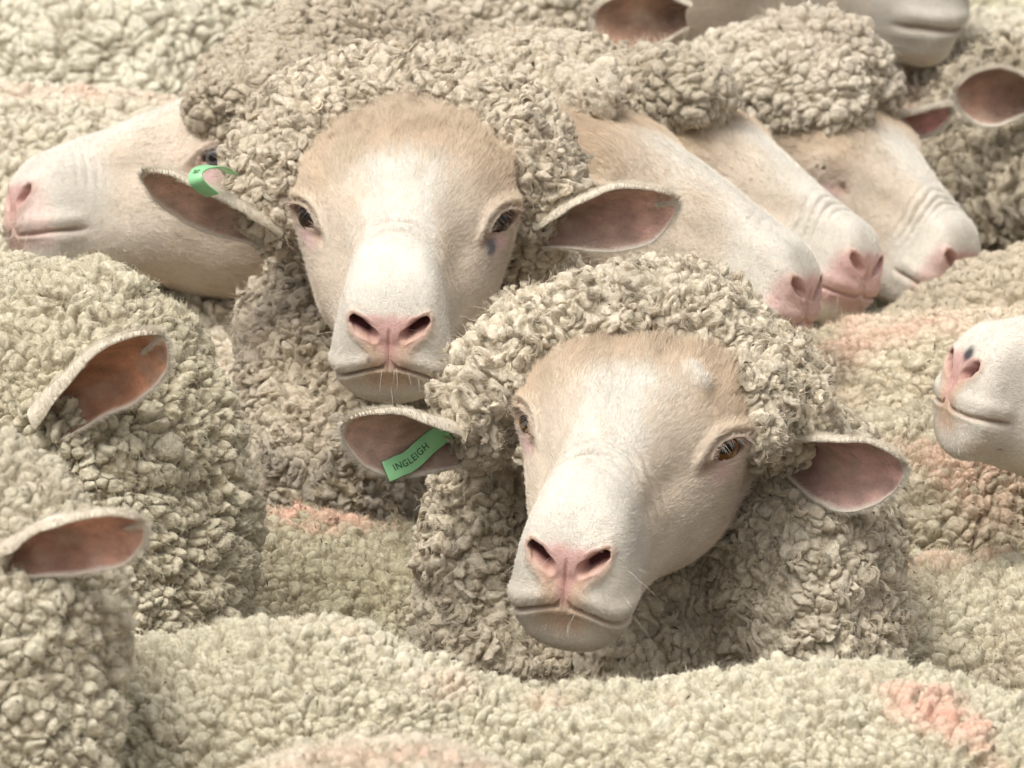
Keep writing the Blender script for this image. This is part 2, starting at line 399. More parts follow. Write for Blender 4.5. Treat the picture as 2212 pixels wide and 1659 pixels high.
def head_local(nu, nv, var):
    V, Q = head_base(nu, nv)
    if var.get('roman'): V[:, 2] += (var['roman'] * np.exp(-((V[:, 1] - .07) / .05) ** 2) * sstep(-.02, .04, V[:, 2])).astype(np.float32)
    N, _ = vnormals(V, Q); seed = var.get('seed', 0)
    # eye frame, snapped to the surface
    g = np.array(var.get('eye', (.074, .006, .012)))
    i = np.argmin(((V - g) ** 2).sum(1)); E = V[i].astype(float); ne = nrm(N[i] * .35 + np.array((.66, .72, .16)) * .7)
    e0 = np.array((-.74, .58, -.18)); ea = nrm(e0 - ne * (e0 @ ne)); eb = np.cross(ea, ne); eb = eb if eb[2] > 0 else -eb
    mm = V * 1000; s = np.sign(mm[:, 0]); q = np.stack([np.abs(mm[:, 0]), mm[:, 1], mm[:, 2]], 1)
    nq = N.copy(); nq[:, 0] *= s
    d = q - E * 1000; u = d @ ea; v = d @ eb; ww = d @ ne
    fl_ = np.exp(-((u / 24) ** 2 + ((v) / 17) ** 2) ** 2) * (np.abs(ww) < 40)
    v2 = v - 1.6 * (1 - (u / 14) ** 2)            # upper lid arched more than the lower
    op = var.get('open', 1.0)
    hh = np.where(v2 > 0, 6.8 * op, 7.4 * min(1, max(.12, op * 1.3 - .1)))
    rr = np.sqrt((u / 14.5) ** 2 + (v2 / hh) ** 2); z = (np.abs(ww) < 28)
    disp = np.zeros((len(V), 3))
    inside = sstep(1.06, .86, rr) * z
    disp += -ne * (ww * fl_ * .8)[:, None]
    disp += -ne * (inside * 11)[:, None]
    disp += ne * (3.0 * np.exp(-((rr - 1.2) / .18) ** 2) * z * np.where(v2 > 0, 1.7, .6))[:, None]
    disp -= ne * (1.6 * np.exp(-((rr - 1.62) / .17) ** 2) * z * (v2 > -1))[:, None]
    disp += ne * (5.0 * np.exp(-((rr - 2.4) / .6) ** 2) * z * sstep(-4, 8, v))[:, None]
    disp += nq * (4.5 * np.exp(-(((q - (46, -22, 50)) / (17, 22, 16)) ** 2).sum(1)))[:, None]     # brow boss
    # tear groove running forward from the inner corner
    gu = u - 16; disp -= nq * (2.6 * np.exp(-((v + 3 + .25 * gu) / 3.2) ** 2) * sstep(-3, 3, gu) * sstep(22, 6, gu) * z)[:, None]
    # hollow of the cheek, edge of the nasal bridge
    disp -= nq * (3.2 * np.exp(-(((q - (44, 62, 8)) / (14, 36, 12)) ** 2).sum(1)))[:, None]
    disp += nq * (2.4 * np.exp(-(((q - (50, 26, -22)) / (16, 26, 9)) ** 2).sum(1)))[:, None]
    # nostrils : comma from the wing down to the septum
    c3 = [np.array((24, 164, -2.5)), np.array((20.0, 168, -5.0)), np.array((11.0, 175, -10))]
    qp = q[mm[:, 0] > 0]; c3 = [qp[np.argmin(((qp - c) ** 2 * np.array((1, .3, 1))).sum(1))].astype(float) for c in c3]
    nz = sdf_of([(c3[0], .3, c3[1], 2.0), (c3[1], 2.0, c3[2], .8)], .01)(q)
    wing = sdf_of([(c3[0] + (2, -3, 3), 0, c3[1] + (6, -1, -1), 0), (c3[1] + (6, -1, -1), 0, c3[2] + (3, -1, -5), 0)], .01)(q)
    fl = sdf_of([(np.array((24., 163, 7.5)), 0, np.array((10., 172, .5)), 0)], .01)(q)
    lit = sstep(3.9, .9, nz)
    disp += nq * (2.2 * np.exp(-(fl / 4.5) ** 2) + 1.8 * np.exp(-((wing - 3) / 3.2) ** 2))[:, None]
    nd = nrm(np.array((.35, -.9, .15)))
    disp += nd * (lit * 13)[:, None]
    disp += np.array((0, 0, 1.)) * (2.0 * np.exp(-((nz - 5.0) / 2.0) ** 2) * (q[:, 2] > nz * 0 - 2))[:, None]
    front = sstep(150, 168, q[:, 1])
    disp -= nq * (2.0 * np.exp(-(q[:, 0] / 1.3) ** 2) * front * sstep(-2, -9, q[:, 2]) * sstep(-32, -29, q[:, 2]))[:, None]   # philtrum
    disp -= nq * (1.6 * np.exp(-(((q[:, 2] + 15) / 4) ** 2)) * front * sstep(20, 8, q[:, 0]))[:, None]
    # mouth
    zm = -31 + 2.0 * np.exp(-(q[:, 0] / 9) ** 2) + .8 * n0_(V) - .012 * (180 - q[:, 1]) * 1.0 + .0 * q[:, 0]
    zm = zm + var.get('mouth', 1.0) * sstep(8, 44, q[:, 0])
    mo = sstep(118, 140, q[:, 1]) * sstep(-10, 0, 0 * q[:, 1] + 1)
    dm = q[:, 2] - zm
    disp -= nq * (4.2 * np.exp(-(dm / 1.3) ** 2) * mo)[:, None]
    disp += nq * (3.0 * np.exp(-((dm - 7.5) / 5.0) ** 2) * mo * sstep(4, 16, q[:, 0]) + 1.3 * np.exp(-((dm + 5) / 3.8) ** 2) * mo)[:, None]
    disp -= np.array((0, 1., 0)) * (3.2 * sstep(-1, -6, dm) * front)[:, None]
    # wrinkles across the bridge
    wr = var.get('wr', (96, 1.0)); wn = fbm(V * 45, seed + 4, 2)
    ph = (q[:, 1] + 5 * wn[:, 0] + (q[:, 0] / 34) ** 2 * -9) / var.get('wl', 11) * 2 * np.pi
    env = np.exp(-((q[:, 1] - wr[0]) / 17) ** 2) * sstep(-16, 6, q[:, 2])
    disp += nq * (2.9 * wr[1] * (np.abs(np.sin(ph * .5)) ** .5 - .92) * env * (1 + .6 * wn[:, 1]))[:, None]
    n1 = fbm(V * 26, seed + 7, 3); n2 = fbm(V * np.array((60, 25, 60)), seed + 9, 3)
    fore = sstep(5, -25, q[:, 1]) * sstep(10, 30, q[:, 2])
    disp += nq * (1.1 * n1[:, 0] * sstep(178, 150, q[:, 1]) + .45 * n2[:, 0] + fore * 3.6 * (np.abs(n2[:, 1]) - .25) * var.get('fw', 1))[:, None]
    Dm = disp.copy(); Dm[:, 0] *= s
    P = warp(V + Dm / 1000, var.get('jaw', .2), var.get('ys', .88))
    # colour
    wh = np.array((.69, .645, .57)); cr = np.array((.66, .565, .46)); tan = np.array((.59, .46, .325)); pk = np.array((.62, .36, .33))
    nn = n1[:, 0] * .5
    c = np.tile(cr, (len(V), 1))
    def mix(c, k, m): m = np.clip(m, 0, 1)[:, None]; return c * (1 - m) + np.array(k) * m
    c = mix(c, tan, sstep(10, -30, q[:, 1] + 40 * nn) * sstep(-10, 25, q[:, 2]) * .85)
    c = mix(c, tan, np.exp(-(((q - (62, -6, 36)) / (22, 20, 18)) ** 2).sum(1)) * .7)
    nf = fbm(V * np.array((230, 50, 90)), seed + 17, 2)[:, 0]
    c = mix(c, wh, sstep(40, 14, q[:, 0] + 26 * nn + 12 * nf) * sstep(-22, 12, q[:, 1] + 16 * nf + 20 * nn) * sstep(0, 22, q[:, 2]))
    c = mix(c, wh, sstep(92, 120, q[:, 1] + 20 * nn) * .85)
    c = mix(c, (.72, .65, .56), sstep(40, 90, q[:, 1]) * sstep(-10, -40, q[:, 2]) * .6)
    c = mix(c, (.60, .42, .28), sstep(.0, .6, n2[:, 2]) * .28 * sstep(-20, -60, q[:, 1] * 0 + q[:, 2] * 1.0))
    c = mix(c, (.80, .56, .55), np.exp(-((u - 10) / 11) ** 2 - ((v + 14) / 7) ** 2) * z * .85)
    c = mix(c, (.42, .27, .20), np.exp(-((rr - 1.08) / .17) ** 2) * z * .85)
    c = mix(c, (.45, .26, .18), np.exp(-((u - 22) / 6) ** 2 - ((v + 6) / 4.5) ** 2) * z * .75)
    c = mix(c, (.16, .09, .07), inside)
    brown = sstep(24, 8, q[:, 0] + 14 * nn) * sstep(2, -14, q[:, 2]) * front * sstep(-50, -38, q[:, 2])
    c = mix(c, (.62, .40, .27), brown * .72)
    padz = -1 + 7 * np.cos(np.clip(q[:, 0] / 27, 0, 1) * 1.57)
    pad = sstep(6, -2, np.maximum((q[:, 0] - np.interp(q[:, 2], (-27, -20, -12, -4, 8), (.6, 3, 8.5, 17, 20)) - 3 * nf), q[:, 2] - padz + 3 - 6 * nn - 3 * nf)) * sstep(158, 166, q[:, 1])
    pad = pad * sstep(-31, -27, q[:, 2]); c = mix(c, pk, pad * .85)
    c = mix(c, (.58, .37, .32), sstep(8, 2.5, nz) * .7)
    c = mix(c, (.62, .36, .24), np.exp(-((wing - 2) / 3.5) ** 2) * .35)
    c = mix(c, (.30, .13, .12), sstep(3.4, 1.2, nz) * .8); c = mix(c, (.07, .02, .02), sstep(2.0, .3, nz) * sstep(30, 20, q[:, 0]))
    c = mix(c, (.40, .27, .20), np.exp(-(dm / 1.7) ** 2) * mo * .75)
    c = mix(c, (.60, .47, .35), np.exp(-((dm + 5) / 4) ** 2) * mo * sstep(34, 12, q[:, 0]) * .5)
    c = mix(c, (.66, .43, .39), sstep(152, 170, q[:, 1] + 8 * nn) * sstep(12, -4, q[:, 2]) * sstep(-48, -34, q[:, 2]) * var.get('pink', 0))
    c = mix(c, (.42, .31, .25), np.exp(-((u - 4) / 26) ** 2 - ((v) / 14) ** 2) * z * var.get('browdark', 0))
    # spots
    rs = np.random.RandomState(seed + 40)
    for _ in range(var.get('spots', 10)):
        a = rs.uniform(0, 1); p0 = np.array((rs.uniform(-38, 38), rs.uniform(120, 182), rs.uniform(-50, 10)))
        c = mix(c, (.22, .16, .12), sstep(rs.uniform(1.2, 2.8), .5, np.linalg.norm((mm - p0) * (1, .25, 1), axis=1)) * .8)
    for p0, r0, h0 in var.get('tufts', []):
        tm = sstep(r0, r0 * .2, np.linalg.norm((mm - p0) * (1, 1, .6), axis=1) + 3.5 * n2[:, 0]); c = mix(c, (.74, .69, .61), tm); P = P + (N * ((h0 * tm * (1 + .5 * n2[:, 1])))[:, None]) / 1000
    for p0, r0, k0, s0 in var.get('marks', []):
        c = mix(c, k0, sstep(r0, r0 * .35, np.linalg.norm(mm - p0, axis=1) + 3 * n2[:, 1]) * s0)
    n5 = fbm(V * np.array((90, 30, 90)), seed + 77, 3)
    c = mix(c, (.50, .40, .27), sstep(.15, .7, n5[:, 0]) * .35 * sstep(120, 60, q[:, 1])); c = c * (1 + .12 * n2[:, :1] + .10 * n5[:, 1:2])
    hairm = np.clip(1 - pad * 1.2 - sstep(6, 2, nz) - inside * 2 - np.exp(-(dm / 2) ** 2) * mo, 0, 1) * (rr > 1.12)
    return dict(V=P.astype(np.float32), Q=Q, c=c.astype(np.float32), hairm=hairm, E=E, ne=ne, ea=ea, eb=eb)
def pose_fit(lms, D0, fwd, up, s0=1.0, sw=1.5, jaw=.2, rw=2.):
    y = nrm(fwd); z = nrm(up - y * (up @ y)); x = np.cross(y, z); R0 = np.stack([x, y, z], 1)
    L = warp(np.array([l[0] for l in lms], float) / 1000, jaw); T = np.array([l[1] for l in lms], float); wt = np.array([l[2] if len(l) > 2 else 1. for l in lms])
    c = W(*T.mean(0), D0) - R0 @ L.mean(0) * s0
    def rot(r):
        th = np.linalg.norm(r) + 1e-12; k = r / th; K = np.array([[0, -k[2], k[1]], [k[2], 0, -k[0]], [-k[1], k[0], 0]])
        return np.eye(3) + math.sin(th) * K + (1 - math.cos(th)) * K @ K
    def res(p):
        Rm = R0 @ rot(p[:3]); Lq = L.copy(); Lq[:, 1] = np.where(L[:, 1] > 0, L[:, 1] * math.exp(p[7]), L[:, 1]); P = (Lq * (s0 * math.exp(p[6]))) @ Rm.T + c + p[3:6]
        a, b, d = PR(P)
        dd = PR((c + p[3:6])[None])[2] - D0
        return np.concatenate([(a - T[:, 0]) * wt, (b - T[:, 1]) * wt, dd * 3000, [p[6] * sw * 60, p[7] * 80], p[:3] * var_rw])
    var_rw = rw
    p = np.zeros(8)
    for _ in range(25):
        r = res(p); J = np.stack([(res(p + np.eye(8)[i] * 1e-5) - r) / 1e-5 for i in range(8)], 1)
        p = p - np.linalg.solve(J.T @ J + 1e-3 * np.eye(8), J.T @ r)
    Rm = R0 @ rot(p[:3]); s = s0 * math.exp(p[6])
    rr = res(p)[:len(T) * 2]
    return Rm, c + p[3:6], s, .88 * math.exp(p[7]), [int(v) for v in rr]

# ------------------------------------------------------------------ ears
def build_ear(base, tip, nin, width, cup=1.5, bend=.1, notch=0, seed=0, root=.5, flare=1.0, nu=70, nv=48, inner=(.55, .30, .22), twist=0.):
    base = np.array(base); tip = np.array(tip); ax = tip - base; L = np.linalg.norm(ax); a = ax / L
    n = nin - a * (nin @ a); n /= np.linalg.norm(n); sd_ = np.cross(a, n)
    u = np.linspace(0, 1, nu)[:, None]; v = np.linspace(-1, 1, nv)[None, :]
    prof = (root + (1 - root) * np.sin(np.clip(u / .55, 0, 1) * np.pi / 2) ** 1.2) * np.where(u > .5, np.clip(1 - ((u - .5) / .5) ** 2.2, 0, 1) ** .72, 1)
    w_ = width * .5 * prof * flare
    al = cup * (1.25 - .75 * u)
    th = al * v
    tw = twist * u
    S_ = sd_[None, None] * np.cos(tw)[..., None] + n[None, None] * np.sin(tw)[..., None]; N_ = n[None, None] * np.cos(tw)[..., None] - sd_[None, None] * np.sin(tw)[..., None]
    lat = w_ * np.sin(th) / al; dep = w_ * (1 - np.cos(th)) / al
    uu = u.copy() + 0 * v
    if notch: uu = uu - notch * np.exp(-((v - .15) / .16) ** 2) * sstep(.7, 1, u)
    uu = uu * 1.0
    P = base + (a * L)[None, None] * uu[..., None] + n[None, None] * (bend * L * np.sin(np.pi * u) * -1)[..., None] + S_ * lat[..., None] + N_ * dep[..., None]
    P = P.reshape(-1, 3)
    P = P + vnoise(P * 40, seed) * .0022 + vnoise(P * 110, seed + 1) * .0007
    gi = np.arange(nu - 1)[:, None] * nv + np.arange(nv - 1)[None, :]
    Q = np.stack([gi, gi + 1, gi + nv + 1, gi + nv], -1).reshape(-1, 4)
    NN, _ = vnormals(P.astype(np.float32), Q)
    if (NN[nu // 2 * nv + nv // 2] @ n) < 0: Q = Q[:, ::-1]; NN = -NN
    vv = np.abs(v + 0 * u).reshape(-1); uf = (u + 0 * v).reshape(-1)
    th_ = (.0030 * np.sqrt(np.clip(1 - vv ** 6, 0, 1)) * np.sqrt(np.clip(1 - uf ** 8, 0, 1)) + .0007)[:, None]
    Pi = P + NN * 0; Po = P - NN * th_
    nb = fbm(P * 60, seed + 5, 3)
    rim = np.clip(sstep(.84, 1., vv) + sstep(.93, 1, uf), 0, 1)[:, None]
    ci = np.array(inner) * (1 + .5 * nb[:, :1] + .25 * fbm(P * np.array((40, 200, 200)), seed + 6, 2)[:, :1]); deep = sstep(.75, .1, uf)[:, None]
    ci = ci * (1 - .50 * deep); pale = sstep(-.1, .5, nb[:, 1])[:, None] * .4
    ci = ci * (1 - pale) + np.array((.60, .48, .38)) * pale
    ci = ci * (1 - rim) + np.array((.78, .70, .60)) * rim
    co = np.array((.76, .68, .56)) * (1 + .08 * nb[:, :1]) + 0 * P
    Vn = np.concatenate([Pi, Po]); off = nu * nv
    Qs = [Q, Q[:, ::-1] + off]
    bl = np.concatenate([np.arange(nu - 1) * nv, ]); 
    def strip(idx, fl):
        a_, b_ = idx[:-1], idx[1:]; q = np.stack([a_, b_, b_ + off, a_ + off], 1); return q[:, ::-1] if fl else q
    r = np.arange(nu) * nv
    Qs += [strip(r, True), strip(r + nv - 1, False), strip((nu - 1) * nv + np.arange(nv), True)]
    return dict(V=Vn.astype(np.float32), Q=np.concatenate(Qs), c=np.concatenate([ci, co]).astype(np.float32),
                P=P.reshape(nu, nv, 3), N=NN.reshape(nu, nv, 3), a=a, n=n, s=sd_, L=L,
                fur_dir=a)

# ------------------------------------------------------------------ the flock, described
def ch(pts, top=True):
    """chain of (px, py, distance, radius); with top=True py is the upper outline"""
    c = [(W(x, y, D) - (CU * (r + .022) if top else 0), r) for x, y, D, r in pts]
    if len(c) == 1: return [(c[0][0], c[0][1], c[0][0] + np.array([.001, 0, 0]), c[0][1])]
    return [(c[i][0], c[i][1], c[i + 1][0], c[i + 1][1]) for i in range(len(c) - 1)]
def belly(prims, dz=.10, f=.95):
    o = np.array([0, 0, dz]); return [(a - o, ra * f, b - o, rb * f) for a, ra, b, rb in prims]
def trunk(pts, top=True):
    c = ch(pts, top); return c + belly(c)
def patch(pts, wd, s, col):
    c = ch(pts, False); return [(a, b, wd * 1.6, s, col) for a, _, b, _ in c]
def ridge(pts, wd, s, drop=.0):
    c = ch([(x, y, D, .004 + drop) for x, y, D in pts]); return [(a, b, wd * 1.6, s) for a, _, b, _ in c]
def sty(**k):
    s = dict(cell=.0095, amp=.0070, fold=.010, col=(.66, .63, .47), col2=(.55, .51, .35), part=.6, lean=.16, warp=.6, sub=.26, nfine=.09, mixed=.75, dirt=.66, fuzz=9000, flen=.0035)
    s.update(k); return s
BACK = sty()
GREY = sty(cell=.0085, amp=.0052, fold=.007, col=(.67, .585, .465), col2=(.54, .46, .35), fuzz=42000, flen=.009, lean=.7, warp=1.6, dirt=.5, mixed=.5, sub=.34, nfine=.1)
FLUFF = sty(cell=.0095, amp=.0060, fold=.008, col=(.68, .60, .48), col2=(.52, .45, .35), fuzz=42000, flen=.010, lean=.8, warp=1.5)
EL = (73., 6, 10); NO = (23., 168, -3); LIP = (0., 182, -30); CHIN = (0., 160, -56); TIP = (0., 175, 8)
def m(p): return (-p[0], p[1], p[2])
SHEEP = []
def sheep(**k): SHEEP.append(k)

# A: the upright one facing the camera on the left of centre
sheep(key='A', label='sheep facing the camera, head held upright, dark stain under one eye', D=9.0,
  wool=ch([(600,530,9.07,.012),(590,460,9.07,.022),(590,370,9.08,.027),(650,292,9.10,.030),(740,232,9.12,.031),(850,212,9.13,.032),(960,225,9.12,.032),(1065,268,9.10,.032),(1140,335,9.08,.030),(1160,410,9.07,.026),(1148,490,9.08,.020),(1120,580,9.12,.020),(1075,650,9.14,.020)], False)
    + ch([(865,425,9.17,.094),(830,620,9.22,.085)], False)
    + ch([(585,650,9.15,.020),(630,770,9.13,.040),(705,1000,9.10,.056),(730,1250,9.12,.07)], False)
    + ch([(1120,620,9.2,.05),(1020,900,9.2,.06)], False),
  trunk=trunk([(690,640,9.42,.145),(1000,600,9.75,.17),(1250,560,10.15,.17)]) ,
  style=dict(GREY), k=.022, paint=patch([(500,1010,9.02,.01),(640,1030,9.0,.01),(760,1060,9.0,.01),(900,1060,9.02,.01)],.075,1.0,(.36,.315,.26)) + patch([(600,640,9.1,.01),(560,720,9.1,.01)],.03,.7,(.36,.28,.21)) + patch([(600,840,9.04,.01),(640,720,9.06,.01)],.04,.9,(.76,.655,.49)), locks=(5200,.013,(430,60,1320,1200)),
  head=dict(fit=[(EL,(662,470),2),(m(EL),(1083,482),2),(NO,(783,692),2),(m(NO),(902,692),2),(LIP,(842,800),1.5),(CHIN,(843,868),1)], fwd=cv(0,-.55,.8), up=cv(0,.8,.6), n=(300,300), hair=115000,
    var=dict(seed=3, mouth=-8.5, wl=12, wr=(90,1.5), open=.82, spots=14, marks=[((-66,22,-4),9,(.12,.13,.16),.85),((14,181,-24),3,(.2,.2,.2),.8)]), gaze=(0,.1,1), iris=(.035,.018,.010)),
  ears=[dict(base=W(1165,490,9.06), tip=W(1468,428,9.02), nin=cv(-.1,-.62,.78), width=.070, cup=1.6, bend=.05, notch=.16, inner=(.66,.42,.35)),
        dict(base=W(590,500,9.06), tip=W(312,372,9.02), nin=cv(-.35,-.80,.48), width=.066, cup=1.1, bend=.04, inner=(.62,.42,.34))])
# B: the lower one, head tilted, in front
sheep(key='B', label='frontmost face, head tilted, amber eyes, just behind the nearest back', D=8.62,
  wool=ch([(1050,960,8.68,.020),(1050,880,8.68,.025),(1085,805,8.69,.028),(1165,745,8.69,.031),(1270,712,8.68,.034),(1380,708,8.68,.036),(1490,725,8.68,.036),(1580,785,8.69,.035),(1665,850,8.71,.038),(1690,915,8.69,.030)], False)
    + ch([(1640,860,8.64,.030),(1650,950,8.63,.020)], False)
    + ch([(1430,830,8.80,.088),(1430,1000,8.84,.098)], False)
    + ch([(1740,1010,8.78,.050),(1745,1180,8.74,.060),(1735,1400,8.74,.070)], False)
    + ch([(1020,1010,8.75,.024),(1030,1200,8.76,.034),(1060,1420,8.76,.046),(1100,1600,8.8,.06)], False)
    + ch([(1420,1120,8.86,.125),(1400,1480,8.84,.130),(1400,1700,8.84,.14)], False)
,
  trunk=trunk([(1400,1420,9.0,.165),(1500,1100,9.35,.17),(1620,1000,9.8,.17)]), k=.020, locks=(6500,.012,(860,500,1960,1500)),
  style=sty(cell=.0088, amp=.0058, fold=.006, col=(.68,.60,.47), col2=(.53,.46,.355), fuzz=46000, flen=.008, lean=.6, warp=1.3, stretch=(1,1,.72), dirt=.5),
  head=dict(fit=[(EL,(1140,915),2),(m(EL),(1568,972),2),(NO,(1168,1182),2),(m(NO),(1303,1200),2),(LIP,(1205,1302),1.5),(CHIN,(1238,1412),1)], fwd=cv(-.2,-.5,.8), up=cv(0,.8,.6), n=(300,300), hair=115000,
    var=dict(seed=11, mouth=-7.5, jaw=.42, wl=12, wr=(94,2.0), open=.9, spots=8, fw=1.5, tufts=[((-40,-14,50),13,4),((-48,-8,46),9,3.5)]), gaze=(-.1,.05,1), iris=(.19,.085,.022)),
  ears=[dict(base=W(1020,955,8.68), tip=W(744,908,8.62), nin=cv(-.1,-.58,.8), width=.072, cup=1.6, bend=.03, inner=(.64,.44,.36)),
        dict(base=W(1690,955,8.70), tip=W(1960,1005,8.64), nin=cv(.1,-.52,.84), width=.078, cup=1.5, bend=-.05, inner=(.62,.40,.35))])
# C: profile facing left, behind A
sheep(key='C', label='sheep in profile facing left with pink nose, behind the upright sheep', D=9.42,
  wool=ch([(415,245,9.40,.014),(465,248,9.37,.016),(525,222,9.37,.018),(590,235,9.38,.024),(650,310,9.40,.030),(600,225,9.45,.034),(650,150,9.52,.036),(710,100,9.56,.034),(760,95,9.56,.03)], False)
    + ch([(650,300,9.56,.09),(760,180,9.62,.07),(880,330,9.7,.12)], False) + ch([(450,560,9.50,.045),(560,560,9.55,.08),(700,560,9.62,.10)], False),
  trunk=trunk([(800,420,9.9,.16),(1250,330,10.15,.17)]), k=.022,
  locks=(1800,.011,None), style=sty(cell=.0085, amp=.0058, fold=.007, col=(.53,.455,.35), col2=(.42,.35,.26), fuzz=20000, flen=.006, lean=.5),
  head=dict(fit=[(m(EL),(478,338),2),(m(NO),(80,408),2),((0.,176,5),(38,405),1),((-40.,122,-29),(175,508),1.5),(CHIN,(110,572),1),((0.,70,46),(240,282),1),((24.,70,37),(238,282),1),((24.,165,-2),(30,415),1.5),((0.,-20,66),(400,225),.7)], rw=200, fwd=cv(-.97,-.10,.20), up=cv(-.10,1,.05), n=(220,220), hair=36000,
    var=dict(seed=21, browdark=.5, pink=.5, wr=(120,.4), open=.55, spots=5), gaze=(-.3,-.2,1), iris=(.16,.15,.15)), ears=[])
# D, E, F: three muzzles pointing right and down
sheep(key='D', label='nearest of the three sheep pointing right, its muzzle just above the tilted woolly topknot', D=9.28,
  wool=ch([(1090,190,9.42,.028),(1190,188,9.40,.032),(1300,200,9.38,.020)], False) + ch([(1215,235,9.33,.034),(1290,205,9.27,.016)], False) + ch([(1050,230,9.5,.042),(1150,300,9.5,.085),(1080,520,9.5,.09)], False),
  trunk=trunk([(1050,470,9.65,.13),(900,380,10.0,.15)]), k=.015,
  locks=(1800,.012,None), style=sty(cell=.008, amp=.0045, fold=.007, col=(.65,.57,.45), col2=(.56,.48,.37), fuzz=26000, flen=.010, lean=.7),
  head=dict(fit=[(NO,(1680,625),2),(TIP,(1752,585),1.5),(LIP,(1776,680),1.5),((0.,70,46),(1548,402),1),((-24.,70,37),(1552,400),1.5),((-24.,165,-2),(1770,605),1.5),((0.,-40,66),(1350,245),1),(EL,(1360,480),1)], sw=3, rw=300, fwd=cv(.70,-.52,.46), up=cv(.52,.80,.10), n=(240,240), hair=60000,
    var=dict(seed=31, pink=.8, wr=(120,.35), open=.5, spots=6, roman=.004), gaze=(0,0,1), iris=(.1,.05,.03)), ears=[])
sheep(key='E', label='middle one of the three sheep pointing right, with a wrinkled nose', D=9.5,
  wool=ch([(1310,172,9.56,.022),(1400,185,9.49,.030),(1480,195,9.47,.026),(1545,205,9.5,.015)], False) + ch([(1370,250,9.66,.045),(1250,380,9.72,.09)], False),
  trunk=trunk([(1300,330,9.95,.13),(1150,250,10.3,.15)]), k=.015,
  locks=(1500,.011,None), style=sty(cell=.0085, amp=.0055, fold=.008, col=(.58,.51,.40), col2=(.46,.395,.30), fuzz=24000, flen=.008),
  head=dict(fit=[(NO,(1812,573),2),(TIP,(1882,535),1.5),(LIP,(1898,612),1.5),((0.,70,46),(1735,388),1),((-24.,70,37),(1738,386),1.5),((-24.,165,-2),(1896,552),1.5),((0.,-22,66),(1600,250),1),(EL,(1475,415),.8)], sw=3, rw=300, fwd=cv(.66,-.56,.48), up=cv(.55,.78,.12), n=(220,220), hair=42000,
    var=dict(seed=41, pink=.9, wr=(118,2.0), open=.5, spots=8), gaze=(0,0,1), iris=(.1,.05,.03)), ears=[])
sheep(key='F', label='farthest of the three sheep pointing right, with a big round woolly topknot', D=9.72,
  wool=ch([(1600,170,9.78,.030),(1700,148,9.76,.037),(1805,152,9.75,.038),(1860,195,9.76,.030)], False) + ch([(1700,200,9.72,.040),(1790,225,9.70,.030),(1720,250,9.70,.022)], False) + ch([(1600,220,9.86,.05),(1710,240,9.9,.065),(1560,350,9.9,.10)], False),
  trunk=trunk([(1600,270,10.2,.14),(1500,200,10.6,.15)]), k=.015,
  locks=(2200,.012,None), style=sty(cell=.0082, amp=.0060, fold=.008, col=(.66,.59,.47), col2=(.52,.45,.36), fuzz=24000, flen=.008),
  head=dict(fit=[(EL,(1790,385),1.5),(NO,(2030,563),2),(TIP,(2108,520),1.5),((0.,70,46),(2005,395),1),((-24.,70,37),(2010,393),1.5),((-24.,165,-2),(2115,538),1.5),((0.,-22,66),(1915,255),1)], sw=2, rw=200, fwd=cv(.56,-.62,.52), up=cv(.60,.72,.12), n=(220,220), hair=34000,
    var=dict(seed=51, pink=.7, browdark=.3, wr=(112,2.4), open=.02, spots=5, fw=1.6), gaze=(0,-.2,1), iris=(.1,.05,.03)),
  ears=[dict(base=W(1915,262,9.8), tip=W(2052,232,9.8), nin=cv(.1,-.6,.7), width=.03, cup=1.3, bend=-.1, inner=(.65,.32,.30))])
# G: top edge, only muzzle, ear and a piece of wool in the picture
sheep(key='G', label='sheep cut off by the top edge, only muzzle, mouth and ear showing', D=10.05,
  wool=ch([(1130,15,10.02,.045),(1235,25,9.99,.042)], False) + ch([(1440,90,10.12,.03),(1560,75,10.12,.035),(1620,90,10.12,.02)], False) + ch([(1400,-60,10.2,.11),(1250,60,10.3,.10)], False),
  trunk=trunk([(1250,-50,10.5,.15),(1000,-120,10.8,.18)]), k=.02,
  style=sty(cell=.0095, amp=.006, fuzz=8000, col=(.60,.53,.42), col2=(.50,.43,.33)),
  head=dict(fit=[((40.,122,-29),(1930,55),1.5),(LIP,(2066,35),1.5),(CHIN,(2000,112),1),(EL,(1620,-130),.7)], fwd=cv(1,-.18,.15), up=cv(.15,1,.1), n=(180,180), hair=8000,
    var=dict(seed=61, wr=(112,.3), open=.5, spots=0), gaze=(0,0,1), iris=(.1,.05,.03)),
  ears=[dict(base=W(1480,30,9.9), tip=W(1283,38,9.88), nin=cv(.25,-.3,.9), width=.062, cup=1.4, bend=.0, inner=(.45,.28,.2))])
# I: muzzle entering from the right
sheep(key='I', label='muzzle reaching in from the right edge, black spot on the nose', D=8.86,
  wool=ch([(2560,560,8.95,.08),(2700,700,9.0,.12)], False), trunk=trunk([(2750,700,9.1,.17),(3700,700,9.2,.19)]), k=.02, style=dict(FLUFF, fuzz=500),
  head=dict(fit=[(m(NO),(2124,798),2),(NO,(2070,775),1.5),(LIP,(2034,862),1.5),((-40.,122,-27),(2185,915),1.5),(CHIN,(2085,985),1),((0.,130,34),(2150,690),1)], sw=4, fwd=cv(-.85,-.2,.45), up=cv(-.15,1,.15), n=(240,240), hair=38000,
    var=dict(seed=71, wr=(112,.2), open=.8, spots=16, marks=[((-8,174,5),11,(.05,.05,.06),.95)]), gaze=(0,0,1), iris=(.1,.05,.03)), ears=[])
